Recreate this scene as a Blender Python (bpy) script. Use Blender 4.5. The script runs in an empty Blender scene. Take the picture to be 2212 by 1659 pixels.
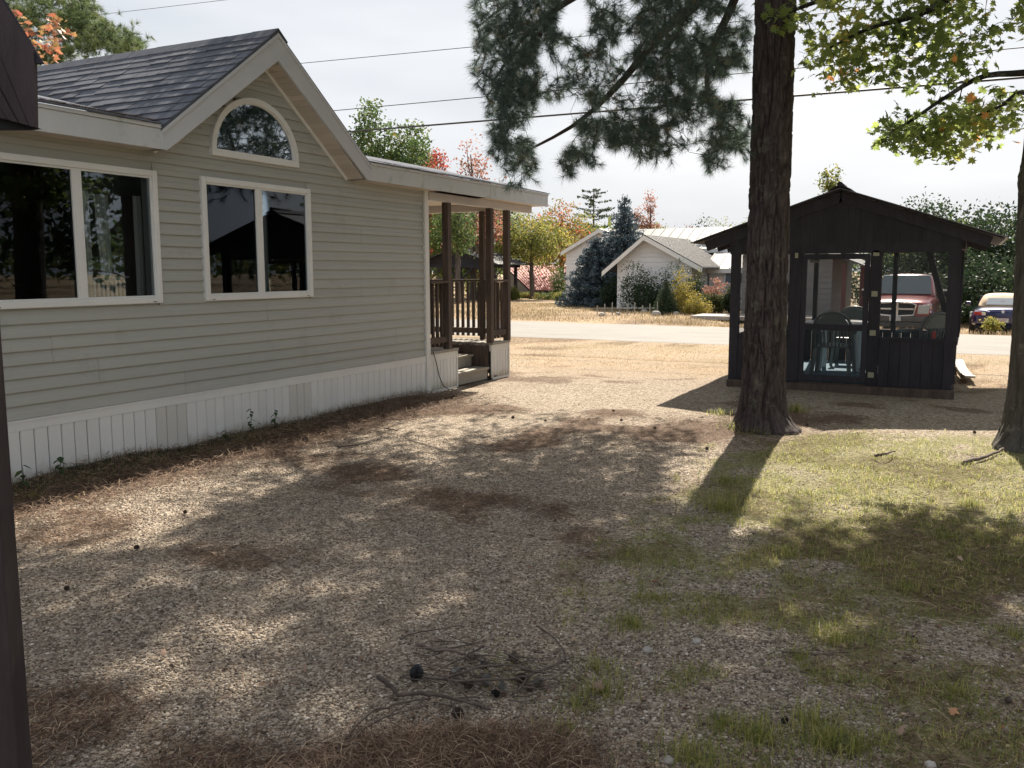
import bpy, math, random
import numpy as np
from mathutils import Vector, Matrix
R = random.Random(7); NR = np.random.RandomState(11)
SC = bpy.context.scene
COL = SC.collection
# ------------------------------------------------------------------ camera
FP, PITCH, ROLL, YAW, EYE = 1947.9, 0.12428, -0.002827, 0.468376, 1.63
cF = np.array([-math.sin(YAW)*math.cos(PITCH), math.cos(YAW)*math.cos(PITCH), -math.sin(PITCH)])
_r = np.array([math.cos(YAW), math.sin(YAW), 0.0]); _u = np.cross(_r, cF)
cR = math.cos(ROLL)*_r + math.sin(ROLL)*_u
cU = -math.sin(ROLL)*_r + math.cos(ROLL)*_u
CO = np.array([0, 0, EYE])
cam = bpy.data.objects.new('camera', bpy.data.cameras.new('camera'))
COL.objects.link(cam)
m = Matrix(((cR[0], cU[0], -cF[0], 0), (cR[1], cU[1], -cF[1], 0), (cR[2], cU[2], -cF[2], EYE), (0, 0, 0, 1)))
cam.matrix_world = m
cam.data.sensor_width = 36; cam.data.lens = FP/2212*36
cam.data.clip_start = 0.05; cam.data.clip_end = 2000
SC.camera = cam
# ------------------------------------------------------------------ world, sun, exposure
SUN_EL, SUN_AZ = math.radians(43), math.radians(-6)
W = bpy.data.worlds.new('World'); SC.world = W; W.use_nodes = True
nt = W.node_tree; nt.nodes.clear()
o = nt.nodes.new('ShaderNodeOutputWorld'); bg = nt.nodes.new('ShaderNodeBackground')
sky = nt.nodes.new('ShaderNodeTexSky'); sky.sky_type = 'NISHITA'; sky.sun_disc = False
sky.sun_elevation = SUN_EL; sky.sun_rotation = SUN_AZ; sky.air_density = 1.2; sky.dust_density = 3
tc = nt.nodes.new('ShaderNodeTexCoord'); mp = nt.nodes.new('ShaderNodeMapping'); mp.inputs['Scale'].default_value = (1, 1, 4.5)
ns = nt.nodes.new('ShaderNodeTexNoise'); ns.inputs['Scale'].default_value = 1.7; ns.inputs['Detail'].default_value = 4
rp = nt.nodes.new('ShaderNodeValToRGB')
rp.color_ramp.elements[0].position = .3; rp.color_ramp.elements[0].color = (4.1, 4.4, 4.85, 1)
rp.color_ramp.elements[1].position = .7; rp.color_ramp.elements[1].color = (6.1, 6.2, 6.4, 1)
mx = nt.nodes.new('ShaderNodeMix'); mx.data_type = 'RGBA'; mx.inputs['Factor'].default_value = .94
L = nt.links.new
L(tc.outputs['Generated'], mp.inputs['Vector']); L(mp.outputs['Vector'], ns.inputs['Vector']); L(ns.outputs['Fac'], rp.inputs['Fac'])
L(sky.outputs['Color'], mx.inputs['A']); L(rp.outputs['Color'], mx.inputs['B']); L(mx.outputs['Result'], bg.inputs['Color'])
bg.inputs['Strength'].default_value = 0.062
L(bg.outputs['Background'], o.inputs['Surface'])
sd = np.array([math.sin(SUN_AZ)*math.cos(SUN_EL), math.cos(SUN_AZ)*math.cos(SUN_EL), math.sin(SUN_EL)])
sl = bpy.data.lights.new('sun', 'SUN'); sl.energy = 5.0; sl.angle = math.radians(.6); sl.color = (1, .91, .78)
so = bpy.data.objects.new('sun', sl); COL.objects.link(so)
so.rotation_euler = Vector(sd).to_track_quat('Z', 'Y').to_euler(); so.location = (0, 30, 40)
SC.view_settings.view_transform = 'Standard'; SC.view_settings.look = 'None'; SC.view_settings.exposure = 1.34
SC.view_settings.gamma = 1; SC.view_settings.use_curve_mapping = False
SC.render.engine = 'CYCLES'; SC.cycles.max_bounces = 6; SC.cycles.transparent_max_bounces = 12

# ------------------------------------------------------------------ helpers
def ray(x, y): return cF + (x-1106)/FP*cR - (y-829.5)/FP*cU
def pg(x, y, z=0.0):
    d = ray(x, y); return CO + (z-EYE)/d[2]*d
def pX(x, y, X):
    d = ray(x, y); return CO + X/d[0]*d
def pY(x, y, Y):
    d = ray(x, y); return CO + Y/d[1]*d
def pD(x, y, D): return CO + D*ray(x, y)

def hsh(ix, iy, s):
    n = (ix.astype(np.int64)*374761393 + iy.astype(np.int64)*668265263 + s*1442695) & 0x7fffffff
    n = ((n ^ (n >> 13))*1274126177) & 0x7fffffff
    return ((n ^ (n >> 16)) & 0xffff)/65535.0
def vnoise(x, y, s=0):
    x = np.asarray(x, float); y = np.asarray(y, float)
    ix = np.floor(x); iy = np.floor(y); fx = x-ix; fy = y-iy
    fx = fx*fx*(3-2*fx); fy = fy*fy*(3-2*fy)
    a = hsh(ix, iy, s); b = hsh(ix+1, iy, s); c = hsh(ix, iy+1, s); d = hsh(ix+1, iy+1, s)
    return (a*(1-fx)+b*fx)*(1-fy)+(c*(1-fx)+d*fx)*fy
def fbm(x, y, s=0, n=4):
    t = 0; a = .5; tot = 0
    for k in range(n):
        t = t + a*vnoise(x*2**k, y*2**k, s+k*17); tot += a; a *= .5
    return t/tot
def sstep(a, b, x):
    t = np.clip((np.asarray(x, float)-a)/(b-a), 0, 1); return t*t*(3-2*t)

def gh(x, y):
    x = np.asarray(x, float); y = np.asarray(y, float)
    near = sstep(19, 13, y)*sstep(-14, -7, x)
    z = (fbm(x*.8, y*.8, 3)-.5)*.05*near
    z = z + .075*np.exp(-((x+6.43)/.28)**2)*sstep(10.3, 9.2, y)*(.45+.9*vnoise(x*.5, y*1.7, 8))
    z = z - .012
    z = z - .36*sstep(26, 30.5, y)*sstep(-9, -4.5, x)
    return z
def gz(x, y): return float(gh(x, y))

# ---- node materials
def new_mat(name):
    m = bpy.data.materials.new(name); m.use_nodes = True; n = m.node_tree; n.nodes.clear()
    out = n.nodes.new('ShaderNodeOutputMaterial'); return m, n, out
def ramp(n, fac, cols):
    r = n.nodes.new('ShaderNodeValToRGB'); e = r.color_ramp.elements
    while len(e) < len(cols): e.new(.5)
    for k, (p, c) in enumerate(cols):
        e[k].position = p; e[k].color = (*c, 1)
    if fac is not None: n.links.new(fac, r.inputs['Fac'])
    return r.outputs['Color']
def texnoise(n, vec, scale, detail=4, rough=.6, dist=0):
    t = n.nodes.new('ShaderNodeTexNoise'); t.inputs['Scale'].default_value = scale; t.inputs['Detail'].default_value = detail
    t.inputs['Roughness'].default_value = rough; t.inputs['Distortion'].default_value = dist
    n.links.new(vec, t.inputs['Vector']); return t.outputs['Fac']
def mapping(n, vec, scale):
    t = n.nodes.new('ShaderNodeMapping'); t.inputs['Scale'].default_value = scale; n.links.new(vec, t.inputs['Vector']); return t.outputs['Vector']
def mixc(n, f, a, b, mode='MIX'):
    t = n.nodes.new('ShaderNodeMix'); t.data_type = 'RGBA'; t.blend_type = mode
    for s, v in (('Factor', f), ('A', a), ('B', b)):
        if hasattr(v, 'is_linked') or hasattr(v, 'links'): n.links.new(v, t.inputs[s])
        elif isinstance(v, (int, float)): t.inputs[s].default_value = v
        else: t.inputs[s].default_value = (*v, 1)
    return t.outputs['Result']
def mval(n, op, a, b=None, c=None):
    t = n.nodes.new('ShaderNodeMath'); t.operation = op
    for k, v in enumerate((a, b, c)):
        if v is None: continue
        if isinstance(v, (int, float)): t.inputs[k].default_value = v
        else: n.links.new(v, t.inputs[k])
    return t.outputs[0]
def attr(n, name, typ='GEOMETRY'):
    a = n.nodes.new('ShaderNodeAttribute'); a.attribute_name = name; a.attribute_type = typ; return a.outputs['Fac']
def bump(n, h, strength, dist):
    b = n.nodes.new('ShaderNodeBump'); b.inputs['Strength'].default_value = strength; b.inputs['Distance'].default_value = dist
    n.links.new(h, b.inputs['Height']); return b.outputs['Normal']
def objpos(n, world=False):
    if world: return n.nodes.new('ShaderNodeNewGeometry').outputs['Position']
    return n.nodes.new('ShaderNodeTexCoord').outputs['Object']
def objrand(n): return n.nodes.new('ShaderNodeObjectInfo').outputs['Random']

def surf(name, c1, c2, scale=6, stretch=(1, 1, 1), rough=.7, bmp=.2, bd=.004, fine=60, var=.12, metal=0, world=False, spots=None, spec=.4):
    """two-tone noise, per-object variation, fine grain bump"""
    m, n, out = new_mat(name); p = n.nodes.new('ShaderNodeBsdfPrincipled')
    pos = objpos(n, world); v = mapping(n, pos, stretch)
    f = texnoise(n, v, scale, 5, .65)
    col = ramp(n, f, [(.3, c1), (.7, c2)])
    f2 = texnoise(n, v, fine, 3, .6)
    g = mval(n, 'MULTIPLY_ADD', f2, var*1.6, 1-var*.8)
    orr = mval(n, 'MULTIPLY_ADD', objrand(n), var*1.2, 1-var*.6)
    g = mval(n, 'MULTIPLY', g, orr)
    hsv = n.nodes.new('ShaderNodeHueSaturation'); n.links.new(col, hsv.inputs['Color']); n.links.new(g, hsv.inputs['Value'])
    colo = hsv.outputs['Color']
    if spots:
        sc_, thr, sc_col = spots
        fs = texnoise(n, pos, sc_, 5, .7); k = ramp(n, fs, [(thr, (0, 0, 0)), (thr+.12, (1, 1, 1))])
        colo = mixc(n, k, colo, sc_col)
    n.links.new(colo, p.inputs['Base Color'])
    p.inputs['Roughness'].default_value = rough; p.inputs['Metallic'].default_value = metal
    p.inputs['Specular IOR Level'].default_value = spec
    if bmp: n.links.new(bump(n, f2, bmp, bd), p.inputs['Normal'])
    n.links.new(p.outputs[0], out.inputs['Surface']); return m

def leafmat(name, cols, trans=.45, rough=.6, tr_boost=1.3, seed=None):
    """foliage: colour from per-leaf attribute cv, thin leaf that lets light through"""
    m, n, out = new_mat(name)
    col = ramp(n, attr(n, 'cv'), cols)
    d = n.nodes.new('ShaderNodeBsdfPrincipled'); d.inputs['Roughness'].default_value = rough; d.inputs['Specular IOR Level'].default_value = .25
    t = n.nodes.new('ShaderNodeBsdfTranslucent'); n.links.new(col, d.inputs['Base Color'])
    h = n.nodes.new('ShaderNodeHueSaturation'); h.inputs['Value'].default_value = tr_boost; h.inputs['Hue'].default_value = .49
    n.links.new(col, h.inputs['Color']); n.links.new(h.outputs['Color'], t.inputs['Color'])
    mx = n.nodes.new('ShaderNodeMixShader'); mx.inputs['Fac'].default_value = trans
    n.links.new(d.outputs[0], mx.inputs[1]); n.links.new(t.outputs[0], mx.inputs[2]); n.links.new(mx.outputs[0], out.inputs['Surface'])
    return m
def glassmat(name, tint=(.75, .8, .82), refl=.35, base=.035, ior=1.34):
    m, n, out = new_mat(name)
    tr = n.nodes.new('ShaderNodeBsdfTransparent'); tr.inputs['Color'].default_value = (*tint, 1)
    g = n.nodes.new('ShaderNodeBsdfGlossy'); g.inputs['Roughness'].default_value = .012; g.inputs['Color'].default_value = (.85, .9, .95, 1)
    fr = n.nodes.new('ShaderNodeFresnel'); fr.inputs['IOR'].default_value = ior
    f = mval(n, 'MULTIPLY_ADD', fr.outputs[0], 1.0, base)
    nf = texnoise(n, objpos(n), 1.3, 2, .5)
    n.links.new(bump(n, nf, .02, .02), g.inputs['Normal'])
    mx = n.nodes.new('ShaderNodeMixShader'); n.links.new(f, mx.inputs['Fac']); n.links.new(tr.outputs[0], mx.inputs[1]); n.links.new(g.outputs[0], mx.inputs[2])
    n.links.new(mx.outputs[0], out.inputs['Surface']); return m
def screenmat(name, op, col):
    m, n, out = new_mat(name)
    tr = n.nodes.new('ShaderNodeBsdfTransparent'); d = n.nodes.new('ShaderNodeBsdfDiffuse'); d.inputs['Color'].default_value = (*col, 1)
    mx = n.nodes.new('ShaderNodeMixShader'); mx.inputs['Fac'].default_value = op
    n.links.new(tr.outputs[0], mx.inputs[1]); n.links.new(d.outputs[0], mx.inputs[2]); n.links.new(mx.outputs[0], out.inputs['Surface']); return m
def plain(name, c, rough=.5, metal=0, coat=0, spec=.5):
    m, n, out = new_mat(name); p = n.nodes.new('ShaderNodeBsdfPrincipled'); p.inputs['Base Color'].default_value = (*c, 1)
    p.inputs['Roughness'].default_value = rough; p.inputs['Metallic'].default_value = metal; p.inputs['Coat Weight'].default_value = coat
    p.inputs['Coat Roughness'].default_value = .05; p.inputs['Specular IOR Level'].default_value = spec
    n.links.new(p.outputs[0], out.inputs['Surface']); return m

# ---- objects
OFF = {}
def tag(o, label=None, cat=None, group=None, kind=None):
    if label: o['label'] = label
    if cat: o['category'] = cat
    if group: o['group'] = group
    if kind: o['kind'] = kind
    return o
def thing(name, label, cat, loc=(0, 0, 0), group=None):
    o = bpy.data.objects.new(name, None); COL.objects.link(o); o.location = loc; o.empty_display_size = .2
    OFF[o.name] = np.array(loc, float); return tag(o, label, cat, group)
def link(name, me, mat, parent=None):
    if mat is not None:
        me.materials.clear(); me.materials.append(mat)
    o = bpy.data.objects.new(name, me); COL.objects.link(o)
    if parent is not None: o.parent = parent; OFF[o.name] = OFF[parent.name]
    else: OFF[o.name] = np.zeros(3)
    return o
def copy_tree(o, parent=None):
    c = o.copy(); COL.objects.link(c)
    if parent is not None: c.parent = parent
    for ch in list(o.children): copy_tree(ch, c)
    return c
def np_mesh(name, V, F, k, cv=None, smooth=False):
    """V (n,3); F (m,k) ; cv per face"""
    me = bpy.data.meshes.new(name); V = np.asarray(V, np.float32); F = np.asarray(F, np.int32)
    me.vertices.add(len(V)); me.vertices.foreach_set('co', V.ravel())
    me.loops.add(F.size); me.loops.foreach_set('vertex_index', F.ravel())
    me.polygons.add(len(F)); me.polygons.foreach_set('loop_start', np.arange(0, F.size, k, dtype=np.int32))
    me.polygons.foreach_set('loop_total', np.full(len(F), k, dtype=np.int32))
    if smooth: me.polygons.foreach_set('use_smooth', np.ones(len(F), bool))
    me.update(calc_edges=True)
    if cv is not None:
        a = me.attributes.new('cv', 'FLOAT', 'FACE'); a.data.foreach_set('value', np.asarray(cv, np.float32))
    return me
class MB:
    def __init__(s): s.v = []; s.f = []
    def add(s, V, F):
        b = len(s.v); s.v.extend([tuple(map(float, p)) for p in V]); s.f.extend([tuple(i+b for i in f) for f in F]); return s
    def hexa(s, P): return s.add(P, [(0, 3, 2, 1), (4, 5, 6, 7), (0, 1, 5, 4), (1, 2, 6, 5), (2, 3, 7, 6), (3, 0, 4, 7)])
    def box(s, x0, x1, y0, y1, z0, z1):
        return s.hexa([(x0, y0, z0), (x1, y0, z0), (x1, y1, z0), (x0, y1, z0), (x0, y0, z1), (x1, y0, z1), (x1, y1, z1), (x0, y1, z1)])
    def prism(s, P, d):
        P = [np.array(p, float) for p in P]; d = np.array(d, float); n = len(P)
        F = [tuple(range(n))[::-1], tuple(range(n, 2*n))] + [(i, (i+1) % n, n+(i+1) % n, n+i) for i in range(n)]
        return s.add(P+[p+d for p in P], F)
    def beam(s, a, b, w, h, up=(0, 0, 1)):
        a = np.array(a, float); b = np.array(b, float); t = b-a; t /= np.linalg.norm(t)
        q = np.cross(t, up); q /= np.linalg.norm(q); u = np.cross(q, t); q = q*w/2; u = u*h/2
        return s.hexa([a-q-u, a+q-u, b+q-u, b-q-u, a-q+u, a+q+u, b+q+u, b-q+u])
    def tube(s, P, rad, n=8, cap=True):
        P = [np.array(p, float) for p in P]; V = []; F = []
        if not hasattr(rad, '__len__'): rad = [rad]*len(P)
        ref = np.array((0.13, .21, 1.0))
        for i, p in enumerate(P):
            t = P[min(i+1, len(P)-1)]-P[max(i-1, 0)]; t = t/(np.linalg.norm(t)+1e-9)
            if abs(t@ref)/np.linalg.norm(ref) > .95: rf = np.array((1., .1, 0))
            else: rf = ref
            q = np.cross(t, rf); q /= np.linalg.norm(q); w = np.cross(q, t)
            for k in range(n):
                a = 2*math.pi*k/n; V.append(p+rad[i]*(math.cos(a)*q+math.sin(a)*w))
        for i in range(len(P)-1):
            for k in range(n):
                F.append((i*n+k, i*n+(k+1) % n, (i+1)*n+(k+1) % n, (i+1)*n+k))
        if cap: F.append(tuple(range(n))[::-1]); F.append(tuple(range((len(P)-1)*n, len(P)*n)))
        return s.add(V, F)
    def lathe(s, prof, c=(0, 0, 0), n=24):
        V = []; F = []; m_ = len(prof)
        for k in range(n):
            a = 2*math.pi*k/n
            for r_, z in prof: V.append((c[0]+r_*math.cos(a), c[1]+r_*math.sin(a), c[2]+z))
        for k in range(n):
            for i in range(m_-1): F.append((k*m_+i, ((k+1) % n)*m_+i, ((k+1) % n)*m_+i+1, k*m_+i+1))
        return s.add(V, F)
    def build(s, name, mat, parent=None, smooth=False, bevel=0, sub=0, kind=None):
        off = OFF[parent.name] if parent is not None else np.zeros(3)
        me = bpy.data.meshes.new(name); me.from_pydata([(p[0]-off[0], p[1]-off[1], p[2]-off[2]) for p in s.v], [], s.f)
        if smooth: me.polygons.foreach_set('use_smooth', [True]*len(me.polygons))
        me.update()
        o = link(name, me, mat, parent)
        if bevel:
            b = o.modifiers.new('b', 'BEVEL'); b.width = bevel; b.segments = 2; b.limit_method = 'ANGLE'
        if sub:
            b = o.modifiers.new('s', 'SUBSURF'); b.levels = sub; b.render_levels = sub
        if kind: o['kind'] = kind
        return o
def B(*a): return MB().box(*a)

# ---- palette
M = {}
M['siding'] = surf('siding', (.362, .366, .338), (.398, .402, .372), 1.5, (1, .3, 4), .5, .06, .002, 90, .06, spots=(1.9, .57, (.338, .34, .31)))
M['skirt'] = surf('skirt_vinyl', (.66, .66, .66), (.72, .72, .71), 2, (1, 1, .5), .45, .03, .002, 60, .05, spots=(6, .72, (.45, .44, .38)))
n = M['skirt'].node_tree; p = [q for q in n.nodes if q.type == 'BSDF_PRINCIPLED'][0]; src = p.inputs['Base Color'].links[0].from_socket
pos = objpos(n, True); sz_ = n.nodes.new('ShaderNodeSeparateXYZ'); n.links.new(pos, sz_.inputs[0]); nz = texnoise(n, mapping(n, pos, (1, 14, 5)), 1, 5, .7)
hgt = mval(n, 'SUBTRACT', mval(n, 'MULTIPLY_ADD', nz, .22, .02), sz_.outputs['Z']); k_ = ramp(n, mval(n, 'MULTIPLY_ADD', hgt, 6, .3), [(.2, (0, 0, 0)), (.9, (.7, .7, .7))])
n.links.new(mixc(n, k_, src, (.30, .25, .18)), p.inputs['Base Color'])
M['whitetrim'] = surf('white_trim', (.66, .66, .65), (.72, .72, .7), 3, rough=.45, bmp=.03, var=.04)
M['stone_pale'] = None
M['pinktrim'] = surf('header_vinyl', (.50, .46, .44), (.55, .51, .49), 3, rough=.5, bmp=.02, var=.04)
M['fascia'] = surf('fascia_metal', (.50, .51, .52), (.57, .58, .59), 2.2, (1, 1, .5), .42, .03, .002, 50, .05, spots=(3.2, .56, (.33, .37, .33)))
M['rake'] = surf('rake_metal', (.50, .51, .54), (.55, .56, .58), 2, rough=.4, bmp=.02, var=.03)
M['shingle'] = surf('shingle', (.085, .092, .112), (.125, .133, .155), 7, rough=1, spec=.12, bmp=.6, bd=.003, fine=220, var=.13)
M['soffit'] = surf('soffit', (.50, .45, .40), (.55, .50, .45), 3, rough=.6, bmp=.02)
M['glass'] = glassmat('window_glass', (.88, .92, .93))
M['screenpane'] = glassmat('screened_glass', (.28, .31, .36), base=.012, ior=1.3)
M['dark_in'] = surf('interior_wall', (.22, .19, .17), (.28, .25, .22), 2, rough=.8)
M['curtain'] = leafmat('curtain_cloth', [(0, (.62, .6, .56)), (1, (.7, .68, .64))], .4)
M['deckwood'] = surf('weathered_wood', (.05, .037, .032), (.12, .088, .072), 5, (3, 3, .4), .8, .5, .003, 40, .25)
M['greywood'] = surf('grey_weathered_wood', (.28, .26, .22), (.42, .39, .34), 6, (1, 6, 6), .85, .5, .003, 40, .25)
M['gazwood'] = surf('dark_stained_wood', (.018, .018, .026), (.036, .033, .044), 5, (3, 3, .5), .75, .4, .003, 40, .3)  # dark stain, with a bluish flare veil put into the colour
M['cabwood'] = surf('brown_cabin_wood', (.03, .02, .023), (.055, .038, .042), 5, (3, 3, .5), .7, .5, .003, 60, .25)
M['black'] = plain('matt_black', (.01, .01, .012), .8)
M['archglass'] = glassmat('coated_glass', (.5, .55, .6), base=.55)
# siding/house
def lerp(a, b, t): return a+(b-a)*t
# ------------------------------------------------------------------ ground masks
def masks(x, y):
    n1 = fbm(x*.55, y*.55, 21); n2 = fbm(x*1.6, y*1.6, 45); n3 = fbm(x*4, y*4, 77, 3)
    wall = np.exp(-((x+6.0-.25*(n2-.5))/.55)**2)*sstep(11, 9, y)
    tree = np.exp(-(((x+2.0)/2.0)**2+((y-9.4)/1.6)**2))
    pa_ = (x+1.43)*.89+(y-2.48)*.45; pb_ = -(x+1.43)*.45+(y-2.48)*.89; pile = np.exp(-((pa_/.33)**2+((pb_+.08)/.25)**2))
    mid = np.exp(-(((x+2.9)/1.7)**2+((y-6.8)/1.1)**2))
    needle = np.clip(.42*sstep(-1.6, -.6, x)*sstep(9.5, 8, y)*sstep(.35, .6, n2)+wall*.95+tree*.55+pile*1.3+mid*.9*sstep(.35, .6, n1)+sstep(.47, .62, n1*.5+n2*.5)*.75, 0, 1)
    needle = needle*sstep(.22, .6, n3*.5+needle*.75)
    right = sstep(-2.1, -.7, x+.25*(n2-.5)*4)*sstep(10.5, 9.3, y)
    green = right*sstep(.40-.09*sstep(5.5, 7, y), .58-.06*sstep(5.5, 7, y), n2*.75+n3*.25)+.9*np.exp(-(((x+.6)/.95)**2+((y-7.6)/1.5)**2))
    strip = np.exp(-((x+1.65)/.35)**2)*sstep(8.6, 7.6, y)*sstep(.4, .55, n3)*sstep(3, 5, y)
    green = np.clip(green+.6*strip+.5*np.exp(-((x+6.25)/.22)**2)*sstep(8.5, 6.5, y), 0, 1)*(1-.9*np.clip(pile, 0, 1))
    dry = sstep(12.0, 15.0, y+2.2*(n1-.5))*(.6+.4*sstep(.4, .6, n2))
    dry = np.maximum(dry, sstep(26, 26.5, y))
    return needle, np.clip(green, 0, 1), np.clip(dry, 0, 1)
# ------------------------------------------------------------------ ground
def axis(a, b, step, lo, hi):
    mid = list(np.arange(a, b, step)); l = []; s = step; v = a
    while v > lo: s *= 1.18; v -= s; l.append(v)
    h = []; s = step; v = mid[-1]
    while v < hi: s *= 1.18; v += s; h.append(v)
    return np.array(l[::-1]+mid+h)
def ground():
    xs = axis(-7.2, 4.0, .09, -600, 600); ys = axis(1.0, 13.0, .09, -300, 900)
    X, Y = np.meshgrid(xs, ys); Z = gh(X, Y)
    ny, nx = X.shape; V = np.stack([X.ravel(), Y.ravel(), Z.ravel()], 1)
    i = np.arange(ny-1)[:, None]*nx+np.arange(nx-1)[None, :]; i = i.ravel()
    F = np.stack([i, i+1, i+nx+1, i+nx], 1)
    me = np_mesh('ground', V, F, 4, smooth=True)
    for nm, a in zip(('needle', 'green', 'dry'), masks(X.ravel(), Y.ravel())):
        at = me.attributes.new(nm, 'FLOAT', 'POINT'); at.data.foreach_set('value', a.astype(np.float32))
    m, n, out = new_mat('yard_ground'); p = n.nodes.new('ShaderNodeBsdfPrincipled'); pos = objpos(n, True)
    vo = n.nodes.new('ShaderNodeTexVoronoi'); vo.inputs['Scale'].default_value = 52; n.links.new(pos, vo.inputs['Vector'])
    sep = n.nodes.new('ShaderNodeSeparateColor'); n.links.new(vo.outputs['Color'], sep.inputs[0])
    grav = ramp(n, sep.outputs[0], [(0, (.13, .105, .08)), (.35, (.28, .23, .18)), (.7, (.45, .38, .305)), (1, (.62, .55, .46))])
    big = texnoise(n, pos, .9, 4); f3 = texnoise(n, pos, 160, 3, .7); f4 = texnoise(n, pos, 11, 5, .7)
    grav = mixc(n, big, grav, mixc(n, .5, grav, (.32, .24, .165)))
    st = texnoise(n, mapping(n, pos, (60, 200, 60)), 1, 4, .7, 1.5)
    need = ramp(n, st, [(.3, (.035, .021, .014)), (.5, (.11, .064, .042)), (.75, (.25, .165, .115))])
    dryc = ramp(n, f4, [(.3, (.26, .18, .105)), (.5, (.45, .335, .225)), (.7, (.58, .465, .34))])
    dryc = mixc(n, ramp(n, f3, [(.4, (0, 0, 0)), (.6, (.5, .5, .5))]), dryc, (.30, .22, .13))
    gr2 = ramp(n, texnoise(n, pos, .35, 4), [(.5, (0, 0, 0)), (.68, (.55, .55, .55))])
    dryc = mixc(n, gr2, dryc, (.21, .20, .085))
    grn = ramp(n, f3, [(.3, (.10, .115, .03)), (.7, (.29, .29, .09))])
    c = mixc(n, attr(n, 'dry'), grav, dryc)
    f5 = texnoise(n, pos, 24, 6, .75)
    def brk(nm, g_, top):
        t = mval(n, 'MULTIPLY_ADD', mval(n, 'SUBTRACT', f5, .5), 3.2, attr(n, nm)); t = mval(n, 'MULTIPLY_ADD', t, g_, -.28*g_); q = n.nodes.new('ShaderNodeClamp'); n.links.new(t, q.inputs[0]); q.inputs['Max'].default_value = top; return q.outputs[0]
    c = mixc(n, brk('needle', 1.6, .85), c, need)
    c = mixc(n, brk('green', 1.3, .6), c, grn)
    n.links.new(c, p.inputs['Base Color']); p.inputs['Roughness'].default_value = .95; p.inputs['Specular IOR Level'].default_value = .15
    h = mval(n, 'ADD', mval(n, 'MULTIPLY', vo.outputs['Distance'], -1.2), mval(n, 'MULTIPLY', f4, 1.4))
    h = mval(n, 'ADD', h, mval(n, 'MULTIPLY', f3, .7))
    n.links.new(bump(n, h, .9, .02), p.inputs['Normal']); n.links.new(p.outputs[0], out.inputs['Surface'])
    tag(link('ground', me, m), kind='structure')
ground()
# road
M['road'] = surf('asphalt_road', (.20, .188, .17), (.265, .25, .228), .6, (1, 4, 1), .9, .4, .004, 90, .3, world=True, spots=(1.1, .60, (.17, .16, .145)))
M['roadline'] = surf('asphalt_edge', (.22, .19, .15), (.30, .27, .22), 3, rough=.95, world=True)
def road():
    xs = np.linspace(-120, 120, 241); b = MB(); V = []; F = []
    for i, x in enumerate(xs):
        yn = 19.85-.045*x+.06*math.sin(x*1.3)+.05*math.sin(x*3.1); yf = 25.85-.068*x+.05*math.sin(x*1.9)+.04*math.sin(x*4.1)
        for t in (0, .25, .5, .75, 1): V.append((x, lerp(yn, yf, t), -.009+.04*math.sin(math.pi*t)))
    for i in range(240):
        for k in range(4): F.append((i*5+k, (i+1)*5+k, (i+1)*5+k+1, i*5+k+1))
    b.add(V, F); tag(b.build('road', M['road'], smooth=True), kind='structure')
road()
# ------------------------------------------------------------------ the grey-green house
WX = -6.43; FX = -6.18; GY, GZ = 7.15, 3.96; EZ = 2.86; HALF = 1.47; SL = (GZ-EZ)/HALF
house = thing('mobile_home', 'grey-green vinyl sided mobile home with steep front gable and white skirting', 'house', (WX, 6, 0))
wall = B(WX-.12, WX-.012, 2.0, 10.15, .02, 2.68).build('wall', M['dark_in'], house)
W1 = (4.16, 5.785, 1.36, 2.51); W2 = (6.30, 7.855, 1.36, 2.515); AR = (6.45, 7.68, 2.775, 3.33)
# cut the backing wall at the windows: rebuild as pieces
bpy.data.objects.remove(wall)
wb = MB()
for y0, y1, z0, z1 in ((2, 10.15, .02, 1.4), (2, 4.2, 1.4, 2.68), (5.74, 6.34, 1.4, 2.68), (7.81, 10.15, 1.4, 2.68), (4.2, 5.74, 2.47, 2.68), (6.34, 7.81, 2.47, 2.68)):
    wb.box(WX-.12, WX-.013, y0, y1, z0, z1)
wall = wb.build('wall', M['siding'], house)
gb = MB()
gb.prism([(WX-.12, GY-HALF-.02, 2.68), (WX-.12, 6.47, 2.68), (WX-.12, 6.47, 2.68+SL*(6.47-GY+HALF)+.1)], (.107, 0, 0))
gb.prism([(WX-.12, 7.66, 2.68), (WX-.12, GY+HALF+.02, 2.68), (WX-.12, 7.66, 2.68+SL*(GY+HALF-7.66)+.1)], (.107, 0, 0))
gb.prism([(WX-.12, 6.47, 3.3), (WX-.12, 7.66, 3.3), (WX-.12, 7.66, 3.52), (WX-.12, GY, 3.93), (WX-.12, 6.47, 3.43)], (.107, 0, 0))
gb.box(WX-.12, WX-.013, 6.47, 7.66, 2.68, 2.8)
gb.build('gable_wall', M['siding'], house)
def board(y0, y1, z0, z1, y0t=None, y1t=None):
    y0t = y0 if y0t is None else y0t; y1t = y1 if y1t is None else y1t
    prof = [(0, .03), (.0185, 0), (.0205, .05), (.0165, .46), (.0115, .53), (.004, 1.0), (0, 1.0)]
    V = []; n_ = len(prof)
    for e in (0, 1):
        for dx, t in prof:
            yy = lerp(y0, y0t, t) if e == 0 else lerp(y1, y1t, t)
            V.append((WX-.012+dx, yy, z0+t*(z1-z0)))
    F = [tuple(range(n_)), tuple(range(2*n_-1, n_-1, -1))]+[(i, n_+i, n_+(i+1) % n_, (i+1) % n_) for i in range(n_)]
    MB().add(V, F).build('siding_board', M['siding'], wall)
EXP = .1035; z = .515; k = 0; seam = {}
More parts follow.
